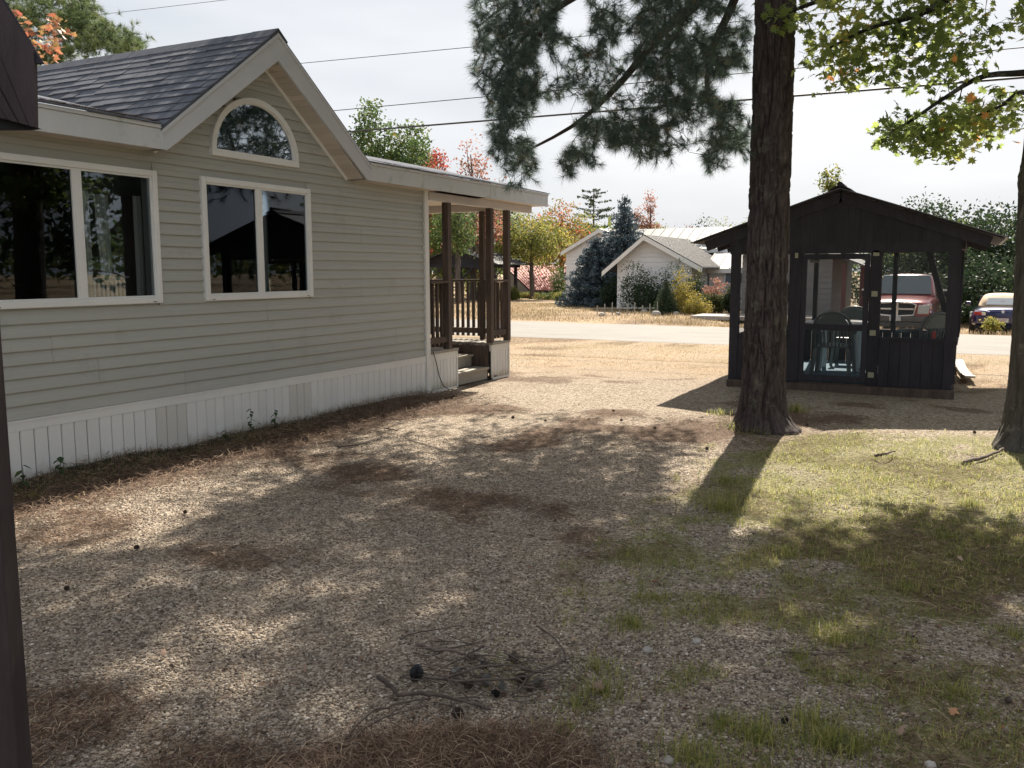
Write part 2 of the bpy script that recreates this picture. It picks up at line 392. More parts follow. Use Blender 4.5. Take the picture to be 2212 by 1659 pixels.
while z < 3.86:
    zt = z+EXP; ivs = []
    if z < 2.66: lo, hi = 2.0, 10.15; lot, hit = lo, hi
    else:
        lo = GY-(GZ-.17-z)/SL; hi = GY+(GZ-.17-z)/SL; lot = GY-(GZ-.17-zt)/SL; hit = GY+(GZ-.17-zt)/SL
        if hit-lot < .05: break
    cuts = []
    zm = (z+zt)/2
    for w in (W1, W2):
        if zt > w[2]+.02 and z < w[3]-.02: cuts.append((w[0]+.02, w[1]-.02))
    if zt > AR[2]+.02 and z < AR[3]:
        t = max(0, (zm-AR[2])/(AR[3]-AR[2])); 
        if t < .97:
            hw = .615*math.sqrt(1-t*t)-.02; c = (AR[0]+AR[1])/2; cuts.append((c-hw, c+hw))
    segs = []; cur = lo
    for a, b_ in sorted(cuts): segs.append((cur, a)); cur = b_
    segs.append((cur, hi))
    s2 = []
    for a, b_ in segs:
        if k//2 not in seam: seam[k//2] = [R.uniform(4.3, 9.6), R.uniform(8.7, 9.9) if (k//2) % 3 == 1 else 99]
        for sm in sorted(seam[k//2]):
            if a+.3 < sm < b_-.3: s2.append((a, sm-.0015)); a = sm+.0015
        s2.append((a, b_))
    for a, b_ in s2:
        if b_-a < .02: continue
        board(a, b_, z+.0006, zt-.0004 if z < 2.66 else zt-.0004, lot if a == lo else None, hit if b_ == hi else None)
    z = zt; k += 1
# base band, corner post
B(WX-.02, WX+.016, 2.0, 10.148, .428, .512).build('band_board', M['whitetrim'], house, bevel=.004)
B(WX-.02, WX+.022, 2.0, 10.148, .497, .5135).build('band_lip', M['whitetrim'], house)
B(WX-.08, WX+.03, 10.15, 10.245, .0, 2.69).build('corner_trim', M['whitetrim'], house, bevel=.005)
# skirting
m, n, out = new_mat('vent_vinyl'); p = n.nodes.new('ShaderNodeBsdfPrincipled')
br = n.nodes.new('ShaderNodeTexBrick'); br.inputs['Scale'].default_value = 1; br.inputs['Color1'].default_value = (.06, .055, .05, 1); br.inputs['Color2'].default_value = (.10, .09, .07, 1); br.inputs['Mortar'].default_value = (.60, .59, .56, 1)
br.inputs['Brick Width'].default_value = .016; br.inputs['Row Height'].default_value = .009; br.inputs['Mortar Size'].default_value = .0045
sx = n.nodes.new('ShaderNodeSeparateXYZ'); cx = n.nodes.new('ShaderNodeCombineXYZ'); n.links.new(objpos(n, True), sx.inputs[0])
n.links.new(sx.outputs['Y'], cx.inputs['X']); n.links.new(sx.outputs['Z'], cx.inputs['Y']); n.links.new(cx.outputs[0], br.inputs['Vector'])
n.links.new(br.outputs['Color'], p.inputs['Base Color']); n.links.new(p.outputs[0], out.inputs['Surface']); M['vent'] = m
def skirt(x, y0, y1, z0, z1, parent, w=.118, vents=(), xdir=False):
    k = int(round((y1-y0)/w)); w = (y1-y0)/k
    for i in range(k):
        a = y0+i*w; b_ = a+w; j = R.uniform(-.0015, .0015); v = any(c0 <= (a+b_)/2 <= c1 for c0, c1 in vents)
        zz = z0 if R.random() > .08 else z0+R.uniform(.01, .03)
        P = [(x+.001, a+.003, zz), (x+.0135+j, a+.010, zz), (x+.012+j, (a+b_)/2, zz), (x+.0135+j, b_-.010, zz), (x+.001, b_-.003, zz)]
        mb = MB().prism(P, (0, 0, z1-zz))
        o = mb.build('vent_panel' if v else 'skirting_panel', M['vent'] if v else M['skirt'], parent)
        if i < k: pass
    B(x-.03, x-.001, y0, y1, z0, z1).build('skirting_backing', M['black'], parent)
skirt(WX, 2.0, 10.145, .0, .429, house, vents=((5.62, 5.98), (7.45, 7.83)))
# eave fascia with drip edge
def fasc(y0, y1):
    B(FX-.02, FX, y0, y1, 2.665, 2.835).build('fascia', M['fascia'], house, bevel=.003)
    B(FX-.02, FX+.012, y0, y1, 2.837, 2.868).build('drip_edge', M['fascia'], house, bevel=.003)
    B(WX-.02, FX-.021, y0, y1, 2.672, 2.684).build('soffit', M['soffit'], house)
fasc(1.6, GY-HALF-.02); fasc(GY+HALF+.02, 11.55); 
B(FX-.02, FX+.002, 11.553, 13.52, 2.665, 2.835).build('fascia', M['fascia'], house, bevel=.003)
B(FX-.02, FX+.012, 11.553, 13.53, 2.837, 2.868).build('drip_edge', M['fascia'], house, bevel=.003)
B(WX-3.4, FX-.021, 10.25, 13.5, 2.672, 2.684).build('porch_ceiling', M['soffit'], house)
B(WX-.045, WX+.045, 10.25, 13.35, 2.56, 2.67).build('header_beam', M['pinktrim'], house, bevel=.004)
B(WX-3.3, WX-.05, 12.55, 12.64, 2.56, 2.67).build('header_beam', M['pinktrim'], house, bevel=.004)
# main roof: low slope slabs, ridge at x=-8.3
RS = .24
def roofz(x): return 2.872+RS*(FX-x)
rf = MB()
for y0, y1 in ((1.6, GY-HALF-.02), (GY+HALF+.02, 13.55)):
    rf.hexa([(FX+.02, y0, 2.869), (FX+.02, y1, 2.869), (-8.3, y1, roofz(-8.3)-.03), (-8.3, y0, roofz(-8.3)-.03), (FX+.02, y0, 2.88), (FX+.02, y1, 2.88), (-8.3, y1, roofz(-8.3)), (-8.3, y0, roofz(-8.3))])
    rf.hexa([(-8.302, y0, roofz(-8.3)-.03), (-8.302, y1, roofz(-8.3)-.03), (-10.4, y1, 2.869), (-10.4, y0, 2.869), (-8.302, y0, roofz(-8.3)), (-8.302, y1, roofz(-8.3)), (-10.4, y1, 2.88), (-10.4, y0, 2.88)])
rf.hexa([(-6.5, GY-HALF-.018, 2.93), (-6.5, GY+HALF+.018, 2.93), (-8.3, GY+HALF+.018, roofz(-8.3)-.035), (-8.3, GY-HALF-.018, roofz(-8.3)-.035), (-6.5, GY-HALF-.018, 2.935), (-6.5, GY+HALF+.018, 2.935), (-8.3, GY+HALF+.018, roofz(-8.3)-.02), (-8.3, GY-HALF-.018, roofz(-8.3)-.02)])
roof = rf.build('roof', M['shingle'], house)
# shingle tabs along the low eaves (nearest courses one by one)
def tab(P, th, par=None):
    n_ = np.cross(np.array(P[1])-P[0], np.array(P[3])-P[0]); n_ = n_/np.linalg.norm(n_)
    if n_[2] < 0: n_ = -n_
    MB().prism(P, n_*th).build('shingle', M['shingle'], par or roof)
for y0, y1 in ((3.6, GY-HALF-.05), (GY+HALF+.05, 13.56)):
    for c in range(3):
        y = y0
        while y < y1-.05:
            w = R.uniform(.22, .38); e = min(y+w, y1); xa = FX+.028-c*.14; xb = xa-.155
            lift = .004+.004*c*0; th = R.uniform(.006, .015)
            tab([np.array((xa, y+.004, roofz(xa)+.003)), np.array((xa, e-.004, roofz(xa)+.003)), np.array((xb, e-.004, roofz(xb)+.003)), np.array((xb, y+.004, roofz(xb)+.003))], th)
            y = e
# gable roof slabs + rakes
XB = FX-4.5
for s in (-1, 1):
    ye = GY+s*(HALF+.03); ze = EZ-.02
    mb = MB().hexa([(FX+.015, GY, GZ-.02), (XB, GY, GZ-.02), (FX-.12, ye, ze-.02), (FX+.015, ye, ze-.02), (FX+.015, GY, GZ+.005), (XB, GY, GZ+.005), (FX-.12, ye, ze+.005), (FX+.015, ye, ze+.005)])
    g_ = mb.build('gable_roof', M['shingle'], house)
    if s < 0: groof = g_
    # rake board, plumb cut
    zl = GZ-.015; d = .205
    P = [(FX-.02, GY, zl), (FX-.02, ye-s*.0, ze-.015), (FX-.02, ye, 2.665), (FX-.02, ye-s*(.06), 2.665), (FX-.02, GY, zl-d*1.26)]
    MB().prism(P, (.028, 0, 0)).build('rake_board', M['rake'], house, bevel=.003)
    P = [(FX+.009, GY, zl+.0), (FX+.009, ye, ze-.015), (FX+.009, ye, ze-.047), (FX+.009, GY, zl-.034)]
    MB().prism(P, (.012, 0, 0)).build('rake_trim', M['rake'], house)
    # soffit under the rake: beaded vinyl strips
    L_ = math.hypot(HALF, GZ-EZ); nb = 22
    for i in range(nb):
        t0 = (i+.06)/nb; t1 = (i+.98)/nb
        a = np.array((WX-.0, GY+s*t0*(HALF-.08), GZ-.245-t0*(HALF-.08)*SL)); b_ = np.array((WX, GY+s*t1*(HALF-.08), GZ-.245-t1*(HALF-.08)*SL))
        MB().hexa([a, a+(FX-.022-WX, 0, 0), b_+(FX-.022-WX, 0, 0), b_, a+(0, 0, .008), a+(FX-.022-WX, 0, .008), b_+(FX-.022-WX, 0, .008), b_+(0, 0, .008)]).build('soffit_panel', M['soffit'], house)
    a = np.array((WX+.012, GY, GZ-.262)); b_ = np.array((WX+.012, GY+s*(HALF-.1), GZ-.262-(HALF-.1)*SL))
    MB().beam(a, b_, .022, .03).build('soffit_trim', M['whitetrim'], house)
# shingles on the visible (near) slope of the gable
Ls = math.hypot(HALF+.03, GZ-EZ+.02); nc = 13; du = np.array((0, -(HALF+.03), -(GZ-EZ+.02)))/Ls
for c in range(nc):
    s0 = c*Ls/nc; s1 = min((c+1)*Ls/nc+.0, Ls); top = np.array((0, GY, GZ+.006))
    xv = lambda s_: FX-.12-(XB*-1-(-FX)-.12)*(1-s_/Ls)
    x = FX+.018; off = R.uniform(0, .2)
    wig = R.uniform(0, 6)
    while x > xv(s1)+.02:
        w = R.uniform(.24, .36) if x < FX else off+.12
        xe = max(x-w, xv(s1)); xt = max(xe, xv(s0))
        sag = .006*math.sin(x*2.3+wig); g2 = R.uniform(.0, .008)
        th = R.uniform(.010, .022); a = top+du*(s0-.01)+(x-.003, 0, 0); b_ = top+du*(s1+sag+g2)+(x-.003, 0, 0); c_ = top+du*(s1+sag+g2)+(xe+.003, 0, 0); d_ = top+du*(s0-.01)+(max(xe, xt)+.003, 0, 0)
        nrm = np.array((0, -(GZ-EZ), HALF)); nrm = nrm/np.linalg.norm(nrm)
        lo = th; 
        MB().hexa([a, d_, c_, b_, a+nrm*.004, d_+nrm*.004, c_+nrm*lo, b_+nrm*lo]).build('shingle', M['shingle'], groof)
        x = xe
for i in range(13):
    x0 = FX+.02-i*.33
    MB().prism([(x0, GY-.13, GZ-.07), (x0, GY-.005, GZ+.03), (x0, GY+.005, GZ+.03), (x0, GY+.13, GZ-.07), (x0, GY+.13, GZ-.085), (x0, GY, GZ+.016), (x0, GY-.13, GZ-.085)], (-.325, 0, R.uniform(-.004, .004))).build('ridge_shingle', M['shingle'], groof)
# windows
def window(y0, y1, z0, z1, ym, name='window'):
    f = .052; X0 = WX-.03; X1 = WX+.034
    b = MB(); b.box(X0, X1, y0, y0+f, z0, z1).box(X0, X1, y1-f, y1, z0, z1).box(X0, X1, y0+f, y1-f, z1-f, z1).box(X0, X1, y0+f, y1-f, z0, z0+f)
    w = B(X0-.01, X1-.012, ym-.028, ym+.028, z0+f, z1-f).build('window', M['whitetrim'], house, bevel=.003)
    b.build('frame', M['whitetrim'], w, bevel=.006)
    b = MB(); g = .017
    for a, c in ((y0+f, ym-.028), (ym+.028, y1-f)):
        b.box(X0, X1-.014, a, a+g, z0+f, z1-f).box(X0, X1-.014, c-g, c, z0+f, z1-f).box(X0, X1-.014, a+g, c-g, z1-f-g, z1-f).box(X0, X1-.014, a+g, c-g, z0+f, z0+f+g)
    b.build('sash', M['whitetrim'], w, bevel=.002)
    B(X1-.034, X1-.03, y0+f+g, ym-.028-g, z0+f+g, z1-f-g).build('pane', M['screenpane'], w)
    B(X1-.034, X1-.03, ym+.028+g, y1-f-g, z0+f+g, z1-f-g).build('pane', M['glass'], w)
    for yy in (y0+.07, y1-.11): B(X1-.001, X1+.0015, yy, yy+.035, z0+.012, z0+.018).build('weep_hole', M['black'], w)
    return w
window(*W1, 4.985); window(*W2, 7.065)
def arcwin():
    y0, y1, z0, z1 = AR; c = (y0+y1)/2; rw = (y1-y0)/2; rh = z1-z0+.0; n_ = 28; f = .055
    b = MB(); V = []; F = []
    for i in range(n_+1):
        a = math.pi*i/n_
        for (k1, k2) in ((rw, rh), (rw-f, rh-f)):
            yy = c+k1*math.cos(a); zz = z0+k2*math.sin(a)
            V.append((WX+.034, yy, zz)); V.append((WX-.03, yy, zz))
    for i in range(n_):
        p_ = i*4; q = p_+4
        F += [(p_, q, q+2, p_+2), (p_+1, p_+3, q+3, q+1), (p_, p_+1, q+1, q), (p_+2, q+2, q+3, p_+3)]
    w = b.add(V, F).build('arched_window', M['whitetrim'], house)
    B(WX-.03, WX+.036, y0, y1, z0-.055, z0+.012).build('sill', M['whitetrim'], w, bevel=.005)
    b = MB(); P = [(WX+.004, c+(rw-f+.004)*math.cos(math.pi*i/n_), z0+.01+(rh-f-.006)*math.sin(math.pi*i/n_)) for i in range(n_+1)]
    b.prism(P, (.004, 0, 0)).build('pane', M['archglass'], w)
    b = MB(); V = []; F = []
    for i in range(n_+1):
        a = math.pi*i/n_
        for (k1, k2) in ((rw-f, rh-f), (rw-f-.018, rh-f-.018)):
            V.append((WX+.018, c+k1*math.cos(a), z0+.01+k2*math.sin(a)))
            V.append((WX-.0, c+k1*math.cos(a), z0+.01+k2*math.sin(a)))
    for i in range(n_):
        p_ = i*4; q = p_+4
        F += [(p_, q, q+2, p_+2), (p_+2, q+2, q+3, p_+3)]
    b.add(V, F).build('sash', M['whitetrim'], w)
arcwin()
# the room behind: back wall, floor, ceiling, curtains
b = MB(); b.box(-9.9, -9.8, 2, 10.1, .6, 2.66).box(-9.8, WX-.13, 2, 10.1, .55, .6).box(-9.8, WX-.13, 2.0, 2.1, .6, 2.6).box(-9.8, WX-.13, 10.05, 10.14, .02, 2.66)
b.box(-9.8, WX-.13, 2, 10.1, 2.62, 2.64).box(-9.8, -7.2, GY-1.0, GY+1.0, 2.67, 2.70)
b.build('interior_wall', M['dark_in'], house)
B(-10.0, -9.905, 2.0, 10.14, .02, 2.68).build('rear_wall', M['siding'], house)
def curtain(y0, y1, z0, z1, x, sway):
    V = []; F = []; nn = 26; mm = 10
    for i in range(nn+1):
        for k_ in range(mm+1):
            t = i/nn; h = k_/mm; pull = sway*(1-h)**1.5
            V.append((x+.018*math.sin(t*26+h*1.2)+.01*math.sin(t*9), lerp(y0, y1, t)*(1)+pull*(1-t), lerp(z0, z1, h)))
    for i in range(nn):
        for k_ in range(mm): a = i*(mm+1)+k_; F.append((a, a+mm+1, a+mm+2, a+1))
    o = MB().add(V, F).build('curtain', M['curtain'], house, smooth=True)
curtain(5.03, 5.22, 1.3, 2.3, WX-.17, .09); curtain(5.42, 5.56, 1.55, 2.3, WX-.35, .05); curtain(7.36, 7.50, 1.35, 2.35, WX-.3, .0); curtain(5.70, 5.78, 1.35, 2.3, WX-.2, 0)
for i in range(13):  # added slats and rail imitate a porch railing reflected in the pane
    B(WX-.42, WX-.405, 5.2+i*.045, 5.218+i*.045, 1.15, 1.58).build('reflection_slat', M['whitetrim'], house)
MB().tube([(WX-.41, 5.16, 1.585), (WX-.43, 5.5, 1.575), (WX-.41, 5.8, 1.59)], .011, 6).build('reflection_rail', M['whitetrim'], house)

# ------------------------------------------------------------------ porch
porch = thing('porch', 'dark timber porch with balusters and white skirting at the far end of the house', 'porch', (WX-1, 11.5, 0))
DZ = .56; PXL = -9.2
def dboards(x0, x1, y0, y1):
    x = x0
    while x < x1-.02:
        e = min(x+.138, x1); B(x+.002, e-.004, y0, y1, DZ-.03, DZ+R.uniform(-.002, .002)).build('deck_board', M['greywood'], porch, bevel=.002); x = e
dboards(PXL, -7.12, 10.26, 12.58); 
x = -7.12
while x < WX-.02:
    e = min(x+.138, WX+.02)
    B(x+.002, e-.004, 10.26, 10.955, DZ-.03, DZ).build('deck_board', M['greywood'], porch, bevel=.002)
    B(x+.002, e-.004, 12.0, 12.58, DZ-.03, DZ).build('deck_board', M['greywood'], porch, bevel=.002); x = e
posts = [(WX, 10.745, .095), (WX, 11.985, .09), (WX, 12.54, .09), (-6.86, 12.54, .075), (PXL+.1, 12.54, .09), (PXL+.1, 10.4, .09)]
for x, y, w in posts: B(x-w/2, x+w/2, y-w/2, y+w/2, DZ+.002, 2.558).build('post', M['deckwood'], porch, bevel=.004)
def rail(ax, ay, bx, by, par=porch):
    a = np.array((ax, ay, 0.)); b_ = np.array((bx, by, 0.)); Lr = np.linalg.norm(b_-a)
    MB().beam(a+(0, 0, DZ+.93), b_+(0, 0, DZ+.93), .10, .035).build('top_rail', M['deckwood'], par, bevel=.004)
    MB().beam(a+(0, 0, DZ+.14), b_+(0, 0, DZ+.14), .04, .085).build('bottom_rail', M['deckwood'], par, bevel=.003)
    nn = max(2, int(Lr/.095)); t = (b_-a)/Lr; q = np.array((-t[1], t[0], 0))*.038*(1 if abs(t[1]) > .5 else -1)
    for i in range(nn):
        c = a+(b_-a)*((i+.5)/nn)+q; w = .019
        B(c[0]-w, c[0]+w, c[1]-w, c[1]+w, DZ+.05, DZ+.905).build('baluster', M['deckwood'], par)
rail(WX, 10.25, WX, 10.70); rail(WX, 12.03, WX, 12.495); rail(WX-.045, 12.54, -6.83, 12.54); rail(-6.9, 12.54, PXL+.15, 12.54); rail(PXL+.1, 12.49, PXL+.1, 10.3)
# skirt boxes, stairs
for y0, y1 in ((10.25, 10.965), (11.99, 12.57)):
    B(WX-.03, WX+.045, y0, y1, DZ-.032, DZ+.004).build('ledge', M['greywood'], porch, bevel=.004)
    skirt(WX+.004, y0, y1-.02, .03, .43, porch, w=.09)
    B(WX-.02, WX+.022, y0, y1-.002, .43, DZ-.034).build('band_board', M['whitetrim'], porch, bevel=.003)
    B(WX-.02, WX+.028, y1-.02, y1+.005, .0, DZ-.036).build('corner_trim', M['whitetrim'], porch, bevel=.003)
    B(WX+.0, WX+.03, y0+.03, y1-.03, -.01, .028).build('kick_strip', M['whitetrim'], porch, bevel=.003)
B(WX-.02, WX+.02, 12.572, 12.59, .0, DZ-.03).build('corner_trim', M['whitetrim'], porch)
b = MB(); b.box(WX-2.7, WX, 12.56, 12.575, 0.02, DZ-.035); b.build('end_skirting', M['skirt'], porch)
for i, (zt, xa, xb) in enumerate(((.20, WX+.01, WX-.27), (.385, WX-.26, WX-.54))):
    B(xb, xa, 10.985, 11.93, zt-.035, zt).build('step', M['greywood'], porch, bevel=.004)
    B(xa-.06, xa-.035, 10.985, 11.93, zt-.185, zt-.037).build('riser', M['greywood'], porch, bevel=.003)
B(-7.14, -7.11, 10.97, 11.97, .40, DZ-.032).build('riser', M['deckwood'], porch); B(-7.16, -7.135, 10.97, 11.97, .02, .385).build('riser', M['deckwood'], porch)
B(-7.12, WX-.04, 11.945, 11.985, .01, DZ-.035).build('stringer', M['deckwood'], porch); B(-7.12, WX-.04, 10.966, 10.98, .01, DZ-.035).build('stringer', M['deckwood'], porch)
cbl = MB().tube([(WX+.05, 10.27, .56), (WX+.055, 10.30, .50), (WX+.05, 10.36, .38), (WX+.05, 10.42, .22), (WX+.06, 10.50, .08), (WX+.12, 10.56, .02), (WX+.2, 10.6, .02)], .006, 6).build('cable', M['black'], smooth=True)
tag(cbl, 'thin black cable hanging down the white skirting beside the porch steps', 'cable')
# ------------------------------------------------------------------ screened gazebo
G0, G1 = 12.92, 16.0; GXL, GXR = -3.05, -.145; GAX = -1.60; GZA, GZE = 2.70, 2.03
gaz = thing('gazebo', 'dark stained screened timber gazebo with gable roof behind the pine trunk', 'gazebo', ((GXL+GXR)/2, (G0+G1)/2, 0))
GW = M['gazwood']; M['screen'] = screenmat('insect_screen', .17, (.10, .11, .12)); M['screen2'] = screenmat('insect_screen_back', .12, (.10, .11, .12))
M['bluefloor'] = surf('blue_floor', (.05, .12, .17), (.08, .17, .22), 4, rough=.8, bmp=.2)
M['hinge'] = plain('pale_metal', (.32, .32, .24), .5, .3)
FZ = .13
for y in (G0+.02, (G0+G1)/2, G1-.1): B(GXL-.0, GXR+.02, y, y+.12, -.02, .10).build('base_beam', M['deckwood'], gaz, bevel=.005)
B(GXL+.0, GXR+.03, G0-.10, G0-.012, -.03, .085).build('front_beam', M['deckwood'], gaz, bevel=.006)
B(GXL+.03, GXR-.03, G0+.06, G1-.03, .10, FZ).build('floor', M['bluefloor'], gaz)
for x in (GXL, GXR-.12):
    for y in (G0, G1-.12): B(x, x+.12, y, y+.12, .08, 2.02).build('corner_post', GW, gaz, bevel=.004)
def roofy(x): return GZA-(abs(x-GAX))*(GZA-GZE)/(1.95)
def planks(x0, x1, z0, z1, y, th=.02, w=.14, nm='wall_plank'):
    k = max(1, round((x1-x0)/w)); w = (x1-x0)/k
    for i in range(k):
        t = R.uniform(0, .004); B(x0+i*w+.002, x0+(i+1)*w-.002, y-t, y+th, z0, z1).build(nm, GW, gaz)
def planksy(y0, y1, z0, z1, x, th=.02, w=.14):
    k = max(1, round((y1-y0)/w)); w = (y1-y0)/k
    for i in range(k):
        B(x, x+th, y0+i*w+.002, y0+(i+1)*w-.002, z0, z1).build('wall_plank', GW, gaz)
# front wall
planks(GXL+.12, -2.19, .087, .70, G0+.01); planks(-1.05, GXR-.12, .087, .70, G0+.01)
B(GXL+.12, -2.19, G0-.006, G0+.07, .70, .745).build('sill', GW, gaz); B(-1.05, GXR-.12, G0-.006, G0+.07, .70, .745).build('sill', GW, gaz)
B(-2.24, -2.08, G0-.004, G0+.09, .09, 1.95).build('door_post', GW, gaz, bevel=.003)
B(-1.20, -1.055, G0-.004, G0+.09, .09, 1.95).build('door_post', GW, gaz, bevel=.003)
B(GXL-.01, GXR+.01, G0-.012, G0+.09, 1.86, 2.02).build('header', GW, gaz, bevel=.003)
B(GXL+.12, -2.25, G0+.0, G0+.02, .745, 1.86); MB().box(GXL+.12, -2.25, G0+.03, G0+.032, .745, 1.86).build('screen', M['screen'], gaz)
MB().box(-1.05, GXR-.12, G0+.03, G0+.032, .745, 1.86).build('screen', M['screen'], gaz)
# gable planks
MB().prism([(GXL-.04, G0+.003, 2.0), (GXR+.04, G0+.003, 2.0), (GXR+.04, G0+.003, roofy(GXR+.04)-.05), (GAX, G0+.003, GZA-.06), (GXL-.04, G0+.003, roofy(GXL-.04)-.05)], (0, .01, 0)).build('gable_backing', GW, gaz)
B(GXL+.12, -2.2, G0+.035, G0+.045, .08, .7).build('wall_backing', GW, gaz); B(-1.05, GXR-.12, G0+.035, G0+.045, .08, .7).build('wall_backing', GW, gaz)
x = GXL-.05; w = .16
while x < GXR+.05:
    xe = min(x+w, GXR+.06)
    MB().prism([(x+.001, G0-.02+R.uniform(0, .004), 1.99), (xe-.001, G0-.02, 1.99), (xe-.001, G0-.02, roofy(xe)-.03), ] + ([(GAX, G0-.02, GZA-.03)] if x < GAX < xe else []) + [(x+.001, G0-.02, roofy(x)-.03)], (0, .02, 0)).build('gable_plank', GW, gaz); x = xe
# screen door, hinged on the right
door = B(-2.075, -1.205, G0+.005, G0+.03, .82, .90).build('screen_door', GW, gaz)
for a in ((-2.075, -2.01, .12, 1.85), (-1.27, -1.205, .12, 1.85)): B(a[0], a[1], G0, G0+.035, a[2], a[3]).build('stile', GW, door)
B(-2.01, -1.27, G0, G0+.035, 1.78, 1.85).build('rail', GW, door); B(-2.01, -1.27, G0, G0+.035, .12, .20).build('rail', GW, door)
MB().box(-2.01, -1.27, G0+.015, G0+.017, .20, 1.78).build('screen', M['screen'], door)
for zz in (1.855, 1.32, .80, .235): B(-1.17, -1.095, G0-.012, G0-.002, zz-.036, zz+.036).build('hinge', M['hinge'], gaz)
# back and side walls
planks(GXL+.12, GXR-.12, FZ, .62, G1-.03); B(GXL+.12, GXR-.12, G1-.07, G1, .62, .67).build('sill', GW, gaz)
B(GXL, GXR, G1-.1, G1, 1.92, 2.04).build('header', GW, gaz)
for xx in (-2.36, -1.13): B(xx, xx+.07, G1-.09, G1-.01, .67, 1.92).build('mullion', GW, gaz)
MB().box(GXL+.12, GXR-.12, G1-.03, G1-.028, .67, 1.92).build('screen', M['screen2'], gaz)
for X in (GXL+.0, GXR-.025):
    planksy(G0+.12, G1-.12, FZ, .66, X); B(X-.01, X+.06, G0+.12, G1-.12, .66, .71).build('sill', GW, gaz)
    B(X-.0, X+.09, G0+.1, G1-.1, 1.90, 2.02).build('header', GW, gaz)
    for yy in (13.95, 14.95): B(X, X+.07, yy, yy+.08, .71, 1.90).build('mullion', GW, gaz)
    MB().box(X+.02, X+.022, G0+.12, G1-.12, .71, 1.90).build('screen', M['screen2'], gaz)
for (xa, za, xb, zb) in ((-.62, 1.93, -.26, .75), (-2.55, 1.93, -2.9, .75)): MB().beam((xa, G1-.14, za), (xb, G1-.14, zb), .09, .10, up=(0, 1, 0)).build('brace', GW, gaz)
# trim strip on right outer corner
B(GXR+.002, GXR+.02, G0+.02, G0+.14, .1, 2.0).build('corner_board', GW, gaz)
# rafters, sheathing
y = G0-.035; nr = 0
while y < G1+.3:
    for s in (-1, 1):
        a = np.array((GAX, y, GZA-.10)); b_ = np.array((GAX+s*1.80, y, roofy(GAX+1.80)-.105)); MB().beam(a, b_, .04, .14).build('rafter', GW, gaz)
    y += .62
B(GAX-.02, GAX+.02, G0-.03, G1+.35, GZA-.2, GZA-.03).build('ridge_beam', GW, gaz)
for s in (-1, 1):
    for i in range(7):
        t0 = i/7; t1 = (i+1)/7-.002
        a = np.array((GAX+s*1.95*t0, G0-.16, roofy(GAX+1.95*t0)-.02)); b_ = np.array((GAX+s*1.95*t1, G0-.16, roofy(GAX+1.95*t1)-.02)); d = (0, G1-G0+.6, 0)
        MB().prism([a, b_, b_+(0, 0, .018), a+(0, 0, .018)], d).build('roof_board', GW, gaz)
    a = np.array((GAX, G0-.19, GZA)); b_ = np.array((GAX+s*1.99, G0-.19, GZE-.013))
    MB().prism([a, b_, b_+(0, 0, .012), a+(0, 0, .012)], (0, G1-G0+.66, 0)).build('roof_sheet', plain('roof_metal_%d' % (s+1), (.16, .16, .17), .45, .6), gaz)
MB().prism([(GAX-.14, G0-.22, GZA-.03), (GAX, G0-.22, GZA+.035), (GAX+.14, G0-.22, GZA-.03), (GAX+.14, G0-.22, GZA-.012), (GAX, G0-.22, GZA+.055), (GAX-.14, G0-.22, GZA-.012)], (0, G1-G0+.7, 0)).build('ridge_cap', GW, gaz)
MB().tube([(GAX, G0-.24, GZA+.05), (GAX, G0+.3, GZA+.05)], .035, 10).build('ridge_end', GW, gaz, smooth=True)
# small sign and hook seen through the screen
def text(s, size, loc, rot, mat, parent, name='lettering', ext=.0005):
    c = bpy.data.curves.new(name, 'FONT'); c.body = s; c.size = size; c.extrude = ext; c.align_x = 'CENTER'; c.align_y = 'CENTER'
    t_ = bpy.data.objects.new('tmp', c); COL.objects.link(t_); bpy.context.view_layer.update(); me_ = bpy.data.meshes.new_from_object(t_.evaluated_get(bpy.context.evaluated_depsgraph_get())); bpy.data.objects.remove(t_)
    me_.materials.clear(); me_.materials.append(mat); o = bpy.data.objects.new(name, me_); COL.objects.link(o)
    off = OFF[parent.name]; o.parent = parent; o.location = np.array(loc)-off; o.rotation_euler = rot; return o
sg = thing('sign', 'small pale tag with dark marks hanging inside the gazebo behind the door screen', 'sign', (-1.92, 13.2, 1.62))
p_ = pY(1760, 562, 13.3)
B(p_[0]-.065, p_[0]+.065, 13.3, 13.306, p_[2]-.035, p_[2]+.035).build('plate', plain('tag_white', (.5, .5, .48), .6), sg)
text('E', .055, (p_[0]-.03, 13.297, p_[2]), (math.pi/2, 0, 0), M['black'], sg); B(p_[0]+.0, p_[0]+.05, 13.296, 13.3, p_[2]-.006, p_[2]+.008).build('dash', M['black'], sg)
MB().tube([(p_[0], 13.303, p_[2]+.03), (p_[0], 13.303, 1.99)], .0015, 4).build('string', M['black'], sg)
hk = B(-2.17, -2.13, G0-.02, G0-.005, 1.80, 1.87).build('latch', M['hinge'], gaz)

